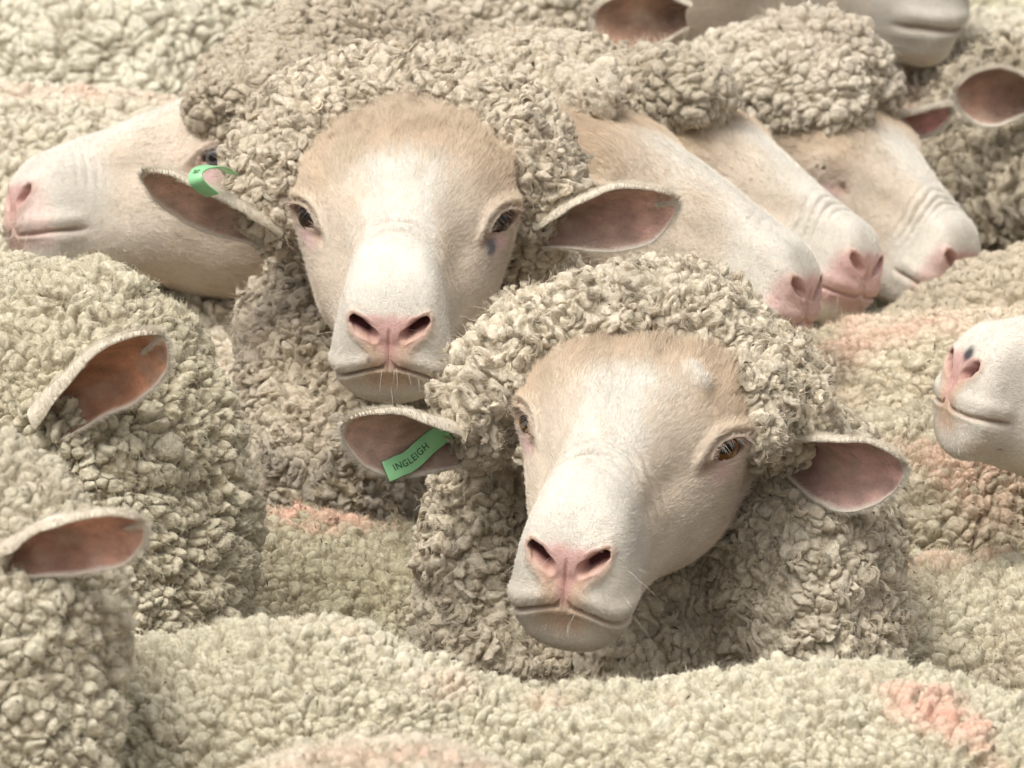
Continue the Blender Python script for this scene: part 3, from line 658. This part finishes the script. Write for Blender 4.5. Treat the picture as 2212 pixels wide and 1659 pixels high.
# H: head turned away at the right edge
sheep(key='H', label='shaggy sheep turned away at the upper right edge with one ear sticking out left', D=9.85,
  wool=ch([(2230,300,9.95,.075),(2180,450,9.92,.07),(2200,620,9.95,.09)], False) + ch([(2110,330,9.95,.04),(2130,480,9.93,.05)], False), trunk=trunk([(2400,300,10.1,.16),(3100,300,10.3,.18)]), k=.03,
  locks=(1800,.014,None), style=sty(cell=.0125, amp=.008, fold=.012, col=(.55,.48,.36), col2=(.42,.36,.27), fuzz=16000, flen=.008, stretch=(1,1,.55), part=1.2),
  ears=[dict(base=W(2240,205,9.85), tip=W(2062,196,9.82), nin=cv(-.1,-.3,.9), width=.06, cup=1.3, bend=.04, inner=(.40,.24,.18))])
# J, K: woolly heads seen from behind at the left
sheep(key='J', label='thick woolled sheep turned away at the left, dark cupped ear with notched tip', D=8.6,
  wool=ch([(0,850,8.75,.094),(150,880,8.66,.088),(245,985,8.62,.078),(285,1160,8.62,.066),(310,1400,8.62,.066)], False)
   + ch([(120,1000,8.62,.09),(180,1300,8.62,.10)], False),
  trunk=trunk([(-330,560,9.0,.16),(-1000,520,9.1,.19)]), k=.04,
  style=sty(cell=.0085, amp=.0064, fold=.013, part=1.1, lh=14, lw=.0022, dirt=.8, col=(.62,.56,.425), col2=(.49,.435,.31), fuzz=52000, flen=.0045),
  ears=[dict(base=W(105,890,8.53), tip=W(352,728,8.47), nin=cv(.25,-.45,.85), width=.076, cup=1.9, bend=.10, notch=.20, inner=(.62,.32,.20), root=.8)])
sheep(key='K', label='thick woolled sheep turned away in the bottom left corner, pale pink ear with notched tip', D=8.0,
  wool=ch([(-80,1170,8.12,.070),(-10,1250,8.08,.062),(50,1400,8.05,.058),(40,1600,8.05,.056),(60,1800,8.05,.06)], False),
  trunk=trunk([(-420,960,8.3,.15),(-1000,950,8.4,.18)]), k=.035,
  style=sty(cell=.0090, amp=.0066, fold=.012, part=1.0, lh=14, lw=.0024, col=(.62,.57,.44), col2=(.50,.44,.33), fuzz=22000, flen=.0045, stretch=(1,1,.8)),
  ears=[dict(base=W(10,1200,8.0), tip=W(312,1128,7.95), nin=cv(.1,-.6,.8), width=.064, cup=1.6, bend=.08, notch=.14, inner=(.68,.40,.30))])
# backs
sheep(key='Y', label='small patch of pale back between the dark cupped ear and the upright sheep\'s neck',
  wool=[], trunk=trunk([(150,690,9.5,.12),(320,635,9.5,.12),(500,590,9.5,.12),(900,560,9.8,.15)]), k=.05, style=sty(cell=.0095, amp=.006, fold=.012, stretch=(.6,1,1), fuzz=7000, col=(.72,.65,.52), col2=(.62,.54,.42)), box=(200,560,720,900))
sheep(key='L', label='nearest full back across the bottom, dipping in the middle, pink paint at right',
  wool=[], trunk=trunk([(380,1375,8.28,.175),(560,1335,8.28,.19),(960,1525,8.26,.185),(1500,1488,8.26,.19),(1800,1462,8.26,.20),(2100,1520,8.22,.2),(2330,1620,8.2,.19)]), k=.08,
  style=sty(cell=.0088, amp=.0068, fold=.011, part=.9, lh=12, lw=.0020, fuzz=52000, flen=.0045, col=(.66,.61,.475), col2=(.54,.49,.36)),
  paint=ridge([(1860,1410,8.20),(2080,1470,8.12),(2240,1700,8.06)],.025,.8)+ridge([(1180,1440,8.2),(1450,1425,8.2)],.016,.35)+ridge([(650,1350,8.25),(880,1440,8.2)],.03,.35))
sheep(key='M', label='blurred sheep back peeking up at the very bottom edge, lowest in the photo',
  wool=[], trunk=trunk([(420,1660,7.85,.15),(850,1590,7.85,.17),(1280,1665,7.85,.16)]), k=.06, style=sty(cell=.0095, amp=.006, fuzz=22000, flen=.0045, col=(.70,.62,.50), col2=(.62,.54,.42)),
  paint=ridge([(500,1610,7.8),(900,1590,7.8),(1250,1640,7.8)],.022,.28))
sheep(key='N', label='back with pink painted ridge between the upright sheep and the thick woolled sheep at left',
  wool=[], trunk=trunk([(250,1110,8.98,.17),(560,1098,8.98,.18),(900,1145,8.98,.18),(1250,1210,9.0,.18)]), k=.06, style=sty(cell=.0082, amp=.0058, lh=12, fold=.010, stretch=(1,1,.8), fuzz=22000, flen=.0045, dirt=.85, col=(.55,.50,.365), col2=(.42,.375,.255)),
  paint=ridge([(480,1098,8.97),(700,1115,8.97),(960,1155,8.97)],.026,.85), box=(480,1040,1000,1480))
sheep(key='O', label='pale back at the lower right edge above the nearest back',
  wool=[], trunk=trunk([(1850,1200,8.92,.15),(2060,1168,8.92,.18),(2600,1230,8.95,.19)]), k=.06, style=sty(cell=.0095, amp=.0066, lh=12, lw=.0018, fuzz=22000, flen=.0045, col=(.65,.60,.46), col2=(.58,.51,.38)),
  paint=ridge([(2030,1170,8.9),(2300,1200,8.9)],.03,.45), box=(1820,1100,2300,1560))
sheep(key='P', label='darker curly back below the muzzle at the right edge',
  wool=[], trunk=trunk([(1800,905,9.14,.14),(2000,868,9.14,.17),(2600,850,9.2,.18)]), k=.06, style=sty(cell=.0088, amp=.0066, fold=.014, part=1.1, lh=12, lw=.0020, fuzz=22000, flen=.0045, dirt=.85, col=(.57,.51,.38), col2=(.44,.385,.28)),
  paint=ridge([(1850,905,9.05),(2060,890,9.03),(2120,960,9.0)],.035,.30), box=(1780,820,2300,1250))
sheep(key='Q', label='pale back streaked with pink between tilted head and right edge muzzle',
  wool=[], trunk=trunk([(1650,760,9.36,.15),(1880,690,9.38,.17),(2212,655,9.4,.18),(2700,640,9.45,.18)]), k=.06, style=sty(cell=.0082, amp=.0055, lh=12, lw=.0016, fold=.012, fuzz=22000, flen=.0045, stretch=(.7,1,1), col=(.70,.63,.49), col2=(.62,.54,.40)),
  paint=ridge([(1780,710,9.3),(1950,680,9.32),(2212,660,9.33)],.055,.42), box=(1700,620,2300,950))
sheep(key='R', label='brownish back rising to the right edge behind the pink streaked back',
  wool=[], trunk=trunk([(1960,745,9.60,.13),(2120,610,9.60,.15),(2400,480,9.62,.17),(2900,450,9.7,.18)]), k=.06, style=sty(cell=.0095, amp=.0055, fuzz=7000, col=(.58,.50,.38), col2=(.50,.42,.31)), box=(1880,470,2300,720))
sheep(key='T', label='back with a faint pink ridge behind the left facing sheep',
  wool=[], trunk=trunk([(-500,190,9.85,.18),(0,182,9.85,.18),(300,195,9.85,.18),(800,260,9.9,.18)]), k=.06, style=sty(cell=.0105, amp=.0062, fuzz=7000, col=(.68,.63,.50), col2=(.60,.54,.42)),
  paint=ridge([(-200,185,9.82),(160,186,9.82),(420,215,9.82)],.028,.45), box=(-60,120,560,800))
sheep(key='S', label='out of focus fleece filling the top left corner',
  wool=[], trunk=trunk([(-700,-200,10.3,.19),(200,-190,10.3,.2),(560,-110,10.35,.16)]), k=.06, style=sty(cell=.0088, amp=.0066, fold=.012, fuzz=7000, col=(.70,.66,.53), col2=(.60,.55,.43)), box=(-60,-60,760,260))
sheep(key='U', label='out of focus back with pink paint at the top edge above the upright sheep',
  wool=[], trunk=trunk([(640,20,10.6,.12),(820,-60,10.6,.17),(1150,-90,10.6,.17),(1500,-120,10.65,.17)]), k=.06, style=sty(cell=.0105, amp=.006, fuzz=7000, col=(.67,.60,.49), col2=(.58,.50,.40)),
  paint=ridge([(900,30,10.42),(1080,70,10.4)],.03,.6), box=(600,-60,1450,260))
sheep(key='V', label='out of focus sheep with a pink tinge along the top right edge',
  wool=[], trunk=trunk([(1900,190,10.2,.10),(2080,50,10.2,.14),(2300,10,10.2,.16),(2800,-20,10.3,.17)]), k=.06, style=sty(cell=.009, amp=.0062, fuzz=7000, col=(.66,.61,.49), col2=(.52,.47,.37)),
  paint=ridge([(1950,150,10.1),(2010,220,10.05)],.03,.45), box=(1850,-60,2300,420))
sheep(key='X', label='distant blurred back seen at the top edge beyond the topmost muzzle',
  wool=[], trunk=trunk([(1400,-60,11.0,.17),(1900,-100,11.0,.18),(2500,-60,11.0,.18)]), k=.06, style=sty(cell=.009, amp=.006, fuzz=7000), box=(1350,-60,2300,300))

BANDS = [
 dict(sheep='B', ear=0, path=[(.22,.45),(.235,.12),(.29,-.26),(.42,-.66),(.60,-.985)], w=.0150, text='INGLEIGH', label='green plastic strap tag with dark lettering'),
]

# ------------------------------------------------------------------ build
def work(i):
    S = SHEEP[i]; seed = 100 + i * 37; S['seed'] = seed
    S['prims'] = S['wool'] + S['trunk']
    if S.get('head'):
        H = S['head']; pose = pose_fit(H['fit'], S['D'], H['fwd'], H['up'], jaw=H['var'].get('jaw', .2), sw=H.get('sw', 1.5), rw=H.get('rw', 2.))
        if S['key'] in 'GI':                        # crown and throat wool that follows the head
            q = lambda x, y, z: pose[0] @ (np.array((x, y, z)) * pose[2]) + pose[1]
            S['prims'] = S['prims'] + [(q(0, -.085, .045), .040, q(0, -.13, .0), .085), (q(0, -.12, -.06), .085, q(0, -.17, -.12), .11), (q(-.05, -.085, .03), .03, q(.05, -.085, .03), .03),
                                       (q(0, -.17, -.12), .11, S['trunk'][0][0], S['trunk'][0][1] * .8)]
    r = dict(); r['fleece'] = build_fleece(S, seed)
    r['fuzz'] = wool_fuzz(r['fleece'][0], S['style'], seed, S['style']['fuzz'], S['style']['flen'])
    r['locks'] = wool_locks(r['fleece'][0], S['style'], seed, S['locks'][0], S['locks'][1], S['locks'][2]) if S.get('locks') else None
    tr = S['trunk']; core = [(a, max(ra - .04, .03), b, max(rb - .04, .03)) for a, ra, b, rb in tr]
    half = tr[:len(tr) // 2] if not S['wool'] else tr[:max(1, len(tr) // 2)]
    p0 = tr[0][0]; nodes = [t[0] for t in half] + [half[-1][2]]
    p1 = max(nodes, key=lambda q: np.linalg.norm((q - p0)[:2])); ax = p1 - p0; L = np.linalg.norm(ax[:2]) + 1e-6; ax = ax / L; ax[2] = 0
    if L < .75:                                     # carry the barrel on to a full length, away from the camera's view
        p1 = p0 + ax * .75
    sdv = np.array([-ax[1], ax[0], 0])
    S['origin'] = np.array([(p0[0] + p1[0]) / 2, (p0[1] + p1[1]) / 2, 0.])
    legs = []; S['feet'] = []
    mlen = min(np.linalg.norm((p1 - p0)[:2]), 1.0)
    for fb, base in ((0, p0 + ax * .06), (1, p0 + ax * (mlen - .06))):
        for sg in (-1, 1):
            top = base + sdv * sg * .085; top = np.array([top[0], top[1], min(.52, top[2] - .05)]); kn = np.array([top[0], top[1], .27]) + ax * (.02 if fb == 0 else -.03)
            an = np.array([kn[0], kn[1], .07]) - ax * .01; ft = an + ax * .0 + np.array([0, 0, -.045])
            legs += [(top, .055, kn, .028), (kn, .026, an, .018), (an, .020, ft, .024)]
    V, Q = nets(core + legs, .016, .03); V = smooth(V, Q, 1, .4)
    c = np.tile(np.array((.70, .60, .47), np.float32), (len(V), 1)); c[V[:, 2] < .06] = (.10, .07, .05)
    Vs, Qs, Cs = [V], [Q], [c]; n = len(V)
    if S.get('head'):
        Rm, t, s, H['var']['ys'], e = pose; h = head_local(*H['n'], H['var'])
        h['W'] = (h['V'] * s) @ Rm.T + t; h['R'] = Rm; h['t'] = t; h['s'] = s; h['err'] = e; r['head'] = h
        Vs.append(h['W'].astype(np.float32)); Qs.append(h['Q'] + n); Cs.append(h['c']); n += len(h['V'])
    r['ears'] = []
    for j, e in enumerate(S.get('ears', [])):
        E = build_ear(seed=seed + j, **e); r['ears'].append(E)
        Vs.append(E['V']); Qs.append(E['Q'] + n); Cs.append(E['c']); n += len(E['V'])
    r['body'] = (np.concatenate(Vs), np.concatenate(Qs), np.concatenate(Cs))
    return r

def strands(P, d, L, K, rs, bendv=None, curl=.15):
    n = len(P); t = np.linspace(0, 1, K)[None, :, None]
    if bendv is None: bendv = rs.randn(n, 3) * curl
    return P[:, None] + (d[:, None] * t + bendv[:, None] * t ** 2) * L[:, None, None]
def face_hair(h, n, seed):
    rs = np.random.RandomState(seed); Wd = h['W']; Rm = h['R']; N, _ = vnormals(Wd.astype(np.float32), h['Q'])
    ar = np.ones(len(Wd)); vis = ((N * nrm(C0 - Wd)).sum(1) > -.25)
    nu = h['V'][:, 1]
    wgt = h['hairm'] * vis; 
    # even density over the surface: weigh vertices by the area they stand for
    Q = h['Q']; a = np.linalg.norm(np.cross(Wd[Q[:, 2]] - Wd[Q[:, 0]], Wd[Q[:, 3]] - Wd[Q[:, 1]]), axis=1); ar = np.bincount(Q.ravel(), np.repeat(a, 4), len(Wd))
    wgt = wgt * ar; wgt /= wgt.sum(); i = rs.choice(len(Wd), n, p=wgt)
    P = Wd[i] + rs.randn(n, 3) * .0004; loc = h['V'][i] * 1000
    back = np.tile(np.array([0, -1., 0]), (n, 1)); fr = sstep(150, 178, loc[:, 1])[:, None]
    rad_ = nrm(np.stack([loc[:, 0], 0 * loc[:, 0] - 6, loc[:, 2] + 16], 1)); dl = back * (1 - fr) + rad_ * fr
    sw = vnoise(h['V'][i] * 22, seed)
    dl = nrm(dl + sw * .35); dw = dl @ Rm.T; dw = nrm(dw - N[i] * (dw * N[i]).sum(1)[:, None])
    lift = .30 + .25 * rs.rand(n)[:, None]
    d = nrm(dw + N[i] * lift + rs.randn(n, 3) * .10)
    L = (.0035 + .0025 * rs.rand(n)) * (1 - .52 * sstep(-10, 125, loc[:, 1]) + .6 * sstep(10, -15, loc[:, 1]) + 2.0 * sstep(-18, -48, loc[:, 1]))
    pts = strands(P - N[i] * .0003, d, L, 4, rs, -N[i] * .18 + rs.randn(n, 3) * .08 + (vnoise(h['V'][i] * 110, seed + 2) * sstep(-15, -45, loc[:, 1])[:, None] * .5) @ Rm.T)
    col = h['c'][i] * (1.02 + .10 * rs.randn(n)[:, None]) + .03
    return pts, np.array([.00008, .00007, .00006, .00003]), np.clip(col, .02, .9)
def finish(i, r):
    S = SHEEP[i]; O = S['origin']; seed = S['seed']; rs = np.random.RandomState(seed + 5)
    root = bpy.data.objects.new('sheep', None); sc.collection.objects.link(root); root.location = O; root.empty_display_size = .1
    root['label'] = S['label']; root['category'] = 'sheep'; root['group'] = 'flock of sheep packed together'
    V, Q, c = r['body']; mk_mesh('body', V - O, Q, M_SKIN, root, c)
    F = r['fleece']; off = 0; Vs, Qs, Cs = [], [], []
    for P, q, cc, *_ in F: Vs.append(P - O); Qs.append(q + off); Cs.append(cc); off += len(P)
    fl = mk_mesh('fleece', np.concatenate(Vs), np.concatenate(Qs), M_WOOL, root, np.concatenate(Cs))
    if r['fuzz']:
        p, ra, cc = r['fuzz']; mk_hair('loose_fibres', p - O, ra, cc, M_HAIR, fl)
    if r['locks']:
        p, ra, cc = r['locks']; mk_hair('wool_locks', p - O, ra, cc, M_HAIR, fl)
    # specks of chaff caught in the wool
    P, q, cc, N2, tip, N = F[0]
    k = S.get('specks', 620 if S['key'] in 'ABCDEF' else 160); ok = np.nonzero(tip > .3)[0]; j = ok[rs.randint(0, len(ok), k)]
    a = nrm(rs.randn(k, 3)); b = nrm(np.cross(a, N2[j])); ln = (.0010 + .0040 * rs.rand(k) ** 3)[:, None]; wd = (.0004 + .0004 * rs.rand(k))[:, None]
    ctr = P[j] + N2[j] * .0008 - O; up = N2[j] * wd
    oct_ = np.stack([ctr + a * ln, ctr + b * wd, ctr - a * ln, ctr - b * wd, ctr + up, ctr - up], 1)
    f = np.array([(0, 1, 4), (1, 2, 4), (2, 3, 4), (3, 0, 4), (1, 0, 5), (2, 1, 5), (3, 2, 5), (0, 3, 5)])
    o = mk_mesh('plant_specks', oct_.reshape(-1, 3), (np.arange(k)[:, None, None] * 6 + f).reshape(-1, 3), M_SPECK, fl, smooth_=False); o['kind'] = 'stuff'
    hp, hr, hcol = [], [], []
    if S.get('head'):
        h = r['head']; pass
        p, ra, cc = face_hair(h, S['head']['hair'], seed); mk_hair('face_hair', p - O, ra, cc, M_HAIR, root)
        Rm, t, s = h['R'], h['t'], h['s']
        lp, lc = [], []
        for sg in (1, -1):
            F_ = np.array([sg, 1, 1]); E = h['E'] * F_; ne = nrm(h['ne'] * F_); ea = h['ea'] * F_; eb = h['eb'] * F_
            rad = .0148; ctr = E - ne * (.0118 if S['head']['var'].get('open', 1) > .3 else .019)
            u_, v_ = np.meshgrid(np.linspace(0, np.pi, 49), np.linspace(0, 2 * np.pi, 64, endpoint=False), indexing='ij')
            g = nrm(Rm.T @ cv(*S['head']['gaze'])); g = nrm(ne * .86 + g * .35); ga = nrm(ea - g * (ea @ g)); gb = np.cross(g, ga); gb = gb if gb @ eb > 0 else -gb
            sp = g * np.cos(u_)[..., None] + (ga * np.cos(v_)[..., None] + gb * np.sin(v_)[..., None]) * np.sin(u_)[..., None]
            bul = 1 + .05 * np.exp(-(u_ / .5) ** 2)
            V = ((ctr + sp * rad * bul[..., None]) * s) @ Rm.T + t
            nu_, nv_ = u_.shape; ii = np.arange(nu_ - 1)[:, None] * nv_; jj = np.arange(nv_)[None]
            q = np.stack(np.broadcast_arrays(ii + jj, ii + nv_ + jj, ii + nv_ + (jj + 1) % nv_, ii + (jj + 1) % nv_), -1).reshape(-1, 4)
            x = np.sin(u_) * np.cos(v_); y = np.sin(u_) * np.sin(v_)
            ir = np.array(S['head']['iris']); cc = np.empty(u_.shape + (3,)); cc[:] = (.10, .05, .03)
            st = (.8 + .3 * np.sin(v_ * 23) * np.sin(v_ * 7))[..., None]
            im = sstep(.74, .66, u_)[..., None] * (u_ < 1.5)[..., None]; cc = cc * (1 - im) + ir * st * im
            pm = sstep(1.1, .85, np.sqrt((x / .46) ** 2 + (y / .24) ** 2))[..., None] * (u_ < 1.5)[..., None]; cc = cc * (1 - pm) + .004 * pm
            mk_mesh('eye', V.reshape(-1, 3) - O, q, M_EYE, root, cc.reshape(-1, 3))
            op = S['head']['var'].get('open', 1)
            for _ in range(30 if op > .3 else 0):
                a = rs.uniform(.12, .92) * np.pi; uu = 15.2 * np.cos(a) / 1000; vv = (7.4 * op * np.sin(a) + 1.6 * np.sin(a) ** 2) / 1000
                p0 = E + ea * uu + eb * vv + ne * (.0012 - 9 * uu * uu)
                dd = nrm(ne * .9 + eb * .15 + ea * (uu * 26) + rs.randn(3) * .12); lp.append((p0, dd, -eb * .55, .008 + .005 * rs.rand())); lc.append((.12, .08, .06) if S['key'] != 'B' else (.45, .38, .32))
        for _ in range(22):
            p0 = np.array([rs.uniform(-.036, .036), rs.uniform(.135, .178), rs.uniform(-.054, -.018)])
            d2 = ((h['V'] - p0) ** 2).sum(1); p0 = h['V'][np.argmin(d2)]; dd = nrm(p0 - np.array([0, .13, -.02])); lp.append((p0, nrm(dd + rs.randn(3) * .15), np.array([0, -.1, -.25]), rs.uniform(.006, .026))); lc.append((.68, .63, .55))
        P0 = np.array([a[0] for a in lp]) * s @ Rm.T + t; DD = np.array([a[1] for a in lp]) @ Rm.T; BB = np.array([a[2] for a in lp]) @ Rm.T; LL = np.array([a[3] for a in lp]) * s
        pts = strands(P0, DD, LL, 6, rs, BB)
        mk_hair('lashes_and_whiskers', pts - O, np.array([.00013, .00012, .00010, .00008, .00006, .00003]), np.array(lc), M_HAIR, root)
    for j, E in enumerate(r['ears']):
        nu, nv = E['P'].shape[:2]; P = E['P'].reshape(-1, 3); N = E['N'].reshape(-1, 3)
        vv = np.tile(np.linspace(-1, 1, nv), nu); uf = np.repeat(np.linspace(0, 1, nu), nv)
        rim = np.clip(sstep(.8, 1, np.abs(vv)) + sstep(.9, 1, uf), 0, 1); wt = .14 + rim * .6; wt /= wt.sum(); n = 5200
        i_ = rs.choice(len(P), n, p=wt); inn = rs.rand(n) < .22
        side = np.sign(vv[i_])[:, None] * E['s'][None] * (rim[i_] * .8)[:, None]
        nn = np.where(inn[:, None], N[i_], -N[i_])
        d = nrm(E['a'][None] * .8 + nn * .3 + side + rs.randn(n, 3) * .2)
        p0 = P[i_] - np.where(inn[:, None], 0, 1) * N[i_] * .004 * (1 - rim[i_])[:, None]
        pts = strands(p0, d, .0025 + .003 * rs.rand(n), 4, rs); hp.append(pts); cc = np.where((inn & (rim[i_] < .5))[:, None], np.array((.46, .31, .24)), np.array((.72, .66, .56))); hcol.append(cc)
    if hp: mk_hair('ear_fringe', np.concatenate(hp) - O, np.array([.00010, .00009, .00007, .00003]), np.concatenate(hcol), M_HAIR, root)
    S['root'] = root
    for B in BANDS:
        if B['sheep'] == S['key'] and 'ear' in B: ear_band(B, r['ears'][B['ear']], root, O)
    if S['key'] == 'A': loop_tag(root, O)
def catmull(K, n):
    K = np.array(K, float); K = np.concatenate([2 * K[:1] - K[1:2], K, 2 * K[-1:] - K[-2:-1]]); m_ = len(K) - 3
    t = np.linspace(0, m_ - 1e-6, n); i = t.astype(int); f = (t - i)[:, None]
    a, b, c, d = K[i], K[i + 1], K[i + 2], K[i + 3]
    return .5 * (2 * b + (c - a) * f + (2 * a - 5 * b + 4 * c - d) * f ** 2 + (3 * b - a - 3 * c + d) * f ** 3)
def band_mesh(C, N, wd, th=.0011):
    """C (n,3) centre line, N (n,3) outward, wd width -> closed strap"""
    n = len(C); T = nrm(np.gradient(C, axis=0)); N = nrm(N - T * (T * N).sum(1)[:, None]); B = np.cross(T, N); wd = np.broadcast_to(wd, (n,))[:, None] * .5
    prof = [(-1, 0), (-1, .7), (-.93, 1), (.93, 1), (1, .7), (1, 0), (.93, -.15), (-.93, -.15)]
    V = np.stack([C + B * wd * a + N * th * b for a, b in prof], 1); k = len(prof)
    ii = np.arange(n - 1)[:, None] * k; jj = np.arange(k)[None]
    Q = np.stack(np.broadcast_arrays(ii + jj, ii + (jj + 1) % k, ii + k + (jj + 1) % k, ii + k + jj), -1).reshape(-1, 4)
    caps = []
    for b in (0, (n - 1) * k): caps += [(b, b + 1, b + 6, b + 7), (b + 1, b + 2, b + 3, b + 4), (b + 1, b + 4, b + 5, b + 6)]
    return V.reshape(-1, 3), np.concatenate([Q, np.array(caps)]), T, N, B
def lettering(txt, C, N, B, s0, size, parent, O, flip=1):
    cu = bpy.data.curves.new('lettering', 'FONT'); cu.body = txt; cu.size = size; cu.align_x = 'LEFT'; cu.align_y = 'CENTER'; cu.offset = size * .012; cu.space_character = 1.12
    o = bpy.data.objects.new('lettering_source', cu); sc.collection.objects.link(o); bpy.context.view_layer.update()
    me = bpy.data.meshes.new_from_object(o.evaluated_get(bpy.context.evaluated_depsgraph_get())); bpy.data.objects.remove(o)
    n = len(me.vertices); co = np.empty(n * 3, np.float32); me.vertices.foreach_get('co', co); co = co.reshape(-1, 3)
    seg = np.linalg.norm(np.diff(C, axis=0), axis=1); S_ = np.concatenate([[0], np.cumsum(seg)])
    q = s0 + flip * co[:, 0]; f = lambda A: np.stack([np.interp(q, S_, A[:, k]) for k in range(3)], 1)
    P = f(C) + f(B) * (co[:, 1] * flip)[:, None] + nrm(f(N)) * .00150 - O
    me.vertices.foreach_set('co', P.astype(np.float32).ravel()); me.materials.append(M_INK)
    ob = bpy.data.objects.new('lettering', me); sc.collection.objects.link(ob); ob.parent = parent
def ear_band(B_, E, root, O):
    nu, nv = E['P'].shape[:2]; K = catmull(B_['path'], 60)
    def samp(A, u, v):
        x = np.clip(u, 0, 1) * (nu - 1); y = (np.clip(v, -1, 1) + 1) / 2 * (nv - 1); i = np.minimum(x.astype(int), nu - 2); j = np.minimum(y.astype(int), nv - 2); fx = (x - i)[:, None]; fy = (y - j)[:, None]
        return (A[i, j] * (1 - fx) + A[i + 1, j] * fx) * (1 - fy) + (A[i, j + 1] * (1 - fx) + A[i + 1, j + 1] * fx) * fy
    C = samp(E['P'], K[:, 0], K[:, 1] * B_.get('vs', 1)); N = samp(E['N'], K[:, 0], K[:, 1] * B_.get('vs', 1))
    C = C + nrm(N) * .0035 + cv(0, 0, 1) * .0015
    wd = B_['w'] * np.sqrt(np.clip(1 - np.clip((6 - np.arange(60)) / 6.5, 0, 1) ** 2, .02, 1))
    V, Q, T, N2, Bv = band_mesh(C, N * .5 + cv(0, 0, 1) * .6, wd)
    tg = mk_mesh('ear_tag', V - O, Q, M_TAG, root); tg['label'] = B_['label']
    seg = np.linalg.norm(np.diff(C, axis=0), axis=1).sum()
    lettering(B_['text'], C[::-1], N2[::-1], Bv[::-1], seg * .10, .0068, tg, O)
    # rivet
    th = np.linspace(0, 2 * np.pi, 20, endpoint=False); c0 = C[5] + N2[5] * .0012
    rg = [c0 + (T[5] * math.cos(a) + Bv[5] * math.sin(a)) * .0024 for a in th]; rt = [c0 + (T[5] * math.cos(a) + Bv[5] * math.sin(a)) * .0017 + N2[5] * .0014 for a in th]
    Vr = np.array(rg + rt + [c0 + N2[5] * .0015]); q = [(i, (i + 1) % 20, 20 + (i + 1) % 20, 20 + i) for i in range(20)] + [(20 + i, 20 + (i + 1) % 20, 40, 40) for i in range(20)]
    me = bpy.data.meshes.new('rivet'); me.from_pydata([tuple(v - O) for v in Vr], [], [tuple(dict.fromkeys(x)) for x in q]); me.materials.append(M_TAG)
    ob = bpy.data.objects.new('rivet', me); sc.collection.objects.link(ob); ob.parent = tg
def loop_tag(root, O):
    K = [(460,420,8.985),(440,407,8.977),(425,391,8.972),(424,375,8.975),(438,364,8.985),(462,361,9.0),(484,366,9.02),(503,377,9.03)]
    C = catmull([W(*k) for k in K], 70); Nk = [cv(-.2,-.8,.6), cv(-.4,-.3,.9), cv(-.4,.0,.9), cv(-.4,.5,.8), cv(-.1,1,.5), cv(0,1,.25), cv(0,1,.15), cv(0,1,.1)]
    N = catmull(Nk, 70); V, Q, T, N2, Bv = band_mesh(C, N, np.interp(np.arange(70), [0, 35, 69], [.0115, .0110, .0085]))
    tg = mk_mesh('ear_tag', V - O, Q, M_TAG, root); tg['label'] = 'green strap tag looped over the upper edge of the ear'
    seg = np.linalg.norm(np.diff(C, axis=0), axis=1).sum()
    lettering('SI', C[::-1], N2[::-1], Bv[::-1], seg * .66, .0065, tg, O)

bpy.context.view_layer.update()
import time; T0 = time.time()
with ThreadPoolExecutor(4) as ex: RES = list(ex.map(work, range(len(SHEEP))))
print('computed', time.time() - T0)
tot = 0
for i, r in enumerate(RES):
    finish(i, r); nvx = sum(len(f[0]) for f in r['fleece']); tot += nvx; print(SHEEP[i]['key'], nvx)
print('total', tot, time.time() - T0)
# ------------------------------------------------------------------ ground
g = 160; xs = np.linspace(-60, 60, g); X, Y = np.meshgrid(xs, xs + 40, indexing='ij')
Pg = np.stack([X, Y, 0 * X], -1).reshape(-1, 3); Pg[:, 2] = vnoise(Pg * .7, 5)[:, 0] * .0; ii = np.arange(g - 1)[:, None] * g + np.arange(g - 1)[None]
go = mk_mesh('ground', Pg, np.stack([ii, ii + g, ii + g + 1, ii + 1], -1).reshape(-1, 4), M_GROUND); go['kind'] = 'structure'
